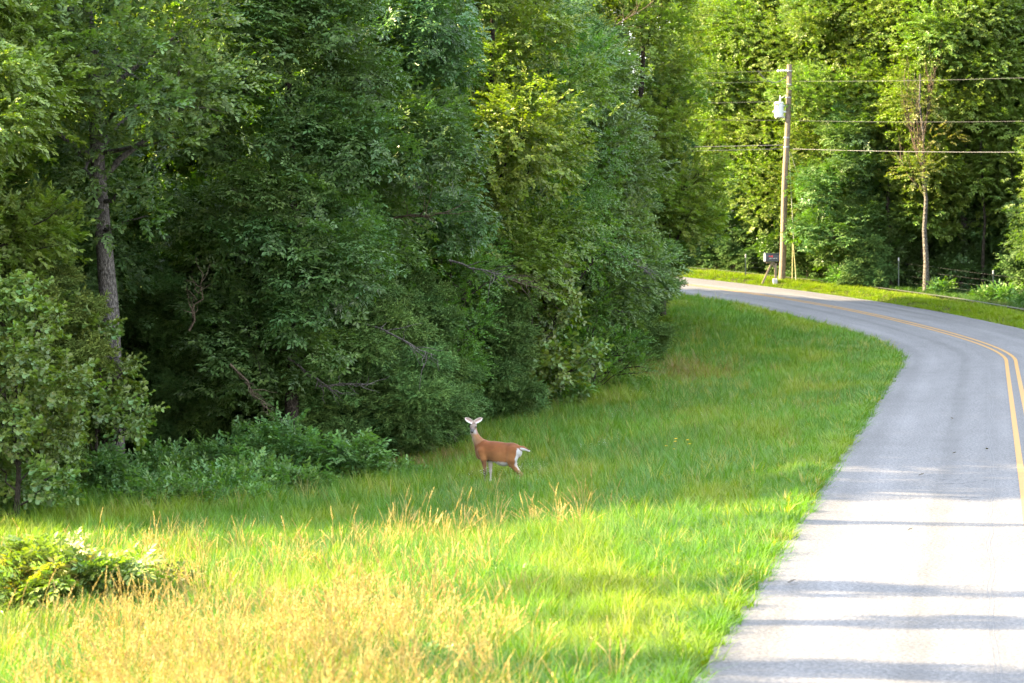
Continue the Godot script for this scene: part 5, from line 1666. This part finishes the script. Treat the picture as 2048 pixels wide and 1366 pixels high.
func more_materials() -> void:
	M.stem = mat(lin(0.09, 0.14, 0.03), 0.7)
	var fur := mat(Color.WHITE, 0.85, 0.25)
	fur.vertex_color_use_as_albedo = true
	fur.rim_enabled = true
	fur.rim = 0.25
	fur.normal_enabled = true
	fur.normal_texture = normal_tex(0.12, 3, 256, 61, 4.0)
	fur.uv1_triplanar = true
	fur.uv1_scale = Vector3(5, 14, 5)
	fur.normal_scale = 0.4
	M.fur = fur
	M.eye = mat(lin(0.012, 0.01, 0.01), 0.18, 0.6)
	var pole := mat(lin(0.31, 0.25, 0.19), 0.9, 0.2)
	pole.albedo_texture = noise_tex(0.04, 5, 256, Color(0.5, 0.48, 0.46), Color(1, 1, 1), 71, 0.7)
	pole.uv1_triplanar = true
	pole.uv1_scale = Vector3(5, 0.35, 5)
	M.pole = pole
	var lum := pole.duplicate()
	lum.albedo_color = lin(0.36, 0.30, 0.22)
	M.lumber = lum
	M.steel = mat(lin(0.30, 0.31, 0.32), 0.5); M.steel.metallic = 0.6
	M.alu = mat(lin(0.07, 0.07, 0.075), 0.7); M.alu.metallic = 0.3
	M.cable = mat(lin(0.06, 0.06, 0.07), 0.5)
	M.porcelain = mat(lin(0.52, 0.50, 0.48), 0.3, 0.6)
	M.grey_paint = mat(lin(0.50, 0.52, 0.53), 0.45, 0.5)
	M.guard = mat(lin(0.22, 0.21, 0.09), 0.5)
	M.black_paint = mat(lin(0.018, 0.02, 0.028), 0.35, 0.5)
	M.grey_metal = mat(lin(0.10, 0.11, 0.13), 0.4, 0.5)
	M.red_paint = mat(lin(0.55, 0.03, 0.03), 0.5)
	M.cap_paint = mat(lin(0.38, 0.38, 0.37), 0.7)
	M.white_paint = mat(lin(0.75, 0.75, 0.73), 0.6)
	M.green_steel = mat(lin(0.06, 0.075, 0.06), 0.6)
	M.concrete = mat(lin(0.40, 0.39, 0.38), 0.9)

# ------------------------------------------------------------------ scene
func _ready() -> void:
	patch.seed = 4; patch.frequency = 0.055; patch.fractal_octaves = 3
	fine.seed = 8; fine.frequency = 0.05; fine.fractal_octaves = 3
	# camera: 100 mm lens, the rise of the lens keeps the trunks upright
	var cam := Camera3D.new()
	cam.name = "camera"
	var at := CameraAttributesPhysical.new()
	at.frustum_focal_length = 100.0
	at.frustum_focus_distance = 60.0
	at.frustum_near = 0.5
	at.frustum_far = 3000.0
	at.exposure_aperture = 2.9
	cam.attributes = at
	add_child(cam)
	cam.projection = Camera3D.PROJECTION_FRUSTUM
	cam.near = 0.5
	cam.far = 3000.0
	cam.size = 1366.0 / 5700.0 * 0.5
	cam.frustum_offset = Vector2(0, -(683.0 - 460.0) / 5700.0 * 0.5)
	cam.position = Vector3(0, EYE, 0)
	cam.current = true
	# sky, sun, exposure
	var we := WorldEnvironment.new()
	we.name = "world_environment"
	var env := Environment.new()
	env.background_mode = Environment.BG_SKY
	var sk := ProceduralSkyMaterial.new()
	sk.sky_top_color = Color(0.71, 0.76, 0.83)
	sk.sky_horizon_color = Color(0.88, 0.87, 0.85)
	sk.sky_curve = 0.22
	sk.ground_bottom_color = Color(0.12, 0.14, 0.08)
	sk.ground_horizon_color = Color(0.5, 0.52, 0.45)
	sk.sun_angle_max = 12.0
	var sky := Sky.new()
	sky.sky_material = sk
	env.sky = sky
	env.background_energy_multiplier = 0.66
	env.tonemap_mode = Environment.TONE_MAPPER_LINEAR
	env.tonemap_exposure = 11.4
	env.sdfgi_enabled = true
	env.ssao_enabled = true
	env.ssil_enabled = true
	we.environment = env
	add_child(we)
	var sun := DirectionalLight3D.new()
	sun.name = "sun"
	sun.light_color = Color(1.0, 0.90, 0.71)
	sun.light_energy = 1.6
	sun.light_angular_distance = 0.5
	sun.shadow_enabled = true
	add_child(sun)
	sun.look_at_from_position(Vector3.ZERO, Vector3(0.911, -0.385, 0.128), Vector3.UP)
	# setting
	build_materials()
	more_materials()
	build_leaves()
	solve_ground()
	build_ground()
	build_road()
	# things
	build_left_woods()
	build_right_woods()
	build_shrubs()
	build_pole()
	build_mailbox()
	build_fence()
	build_deer()
	build_grass()
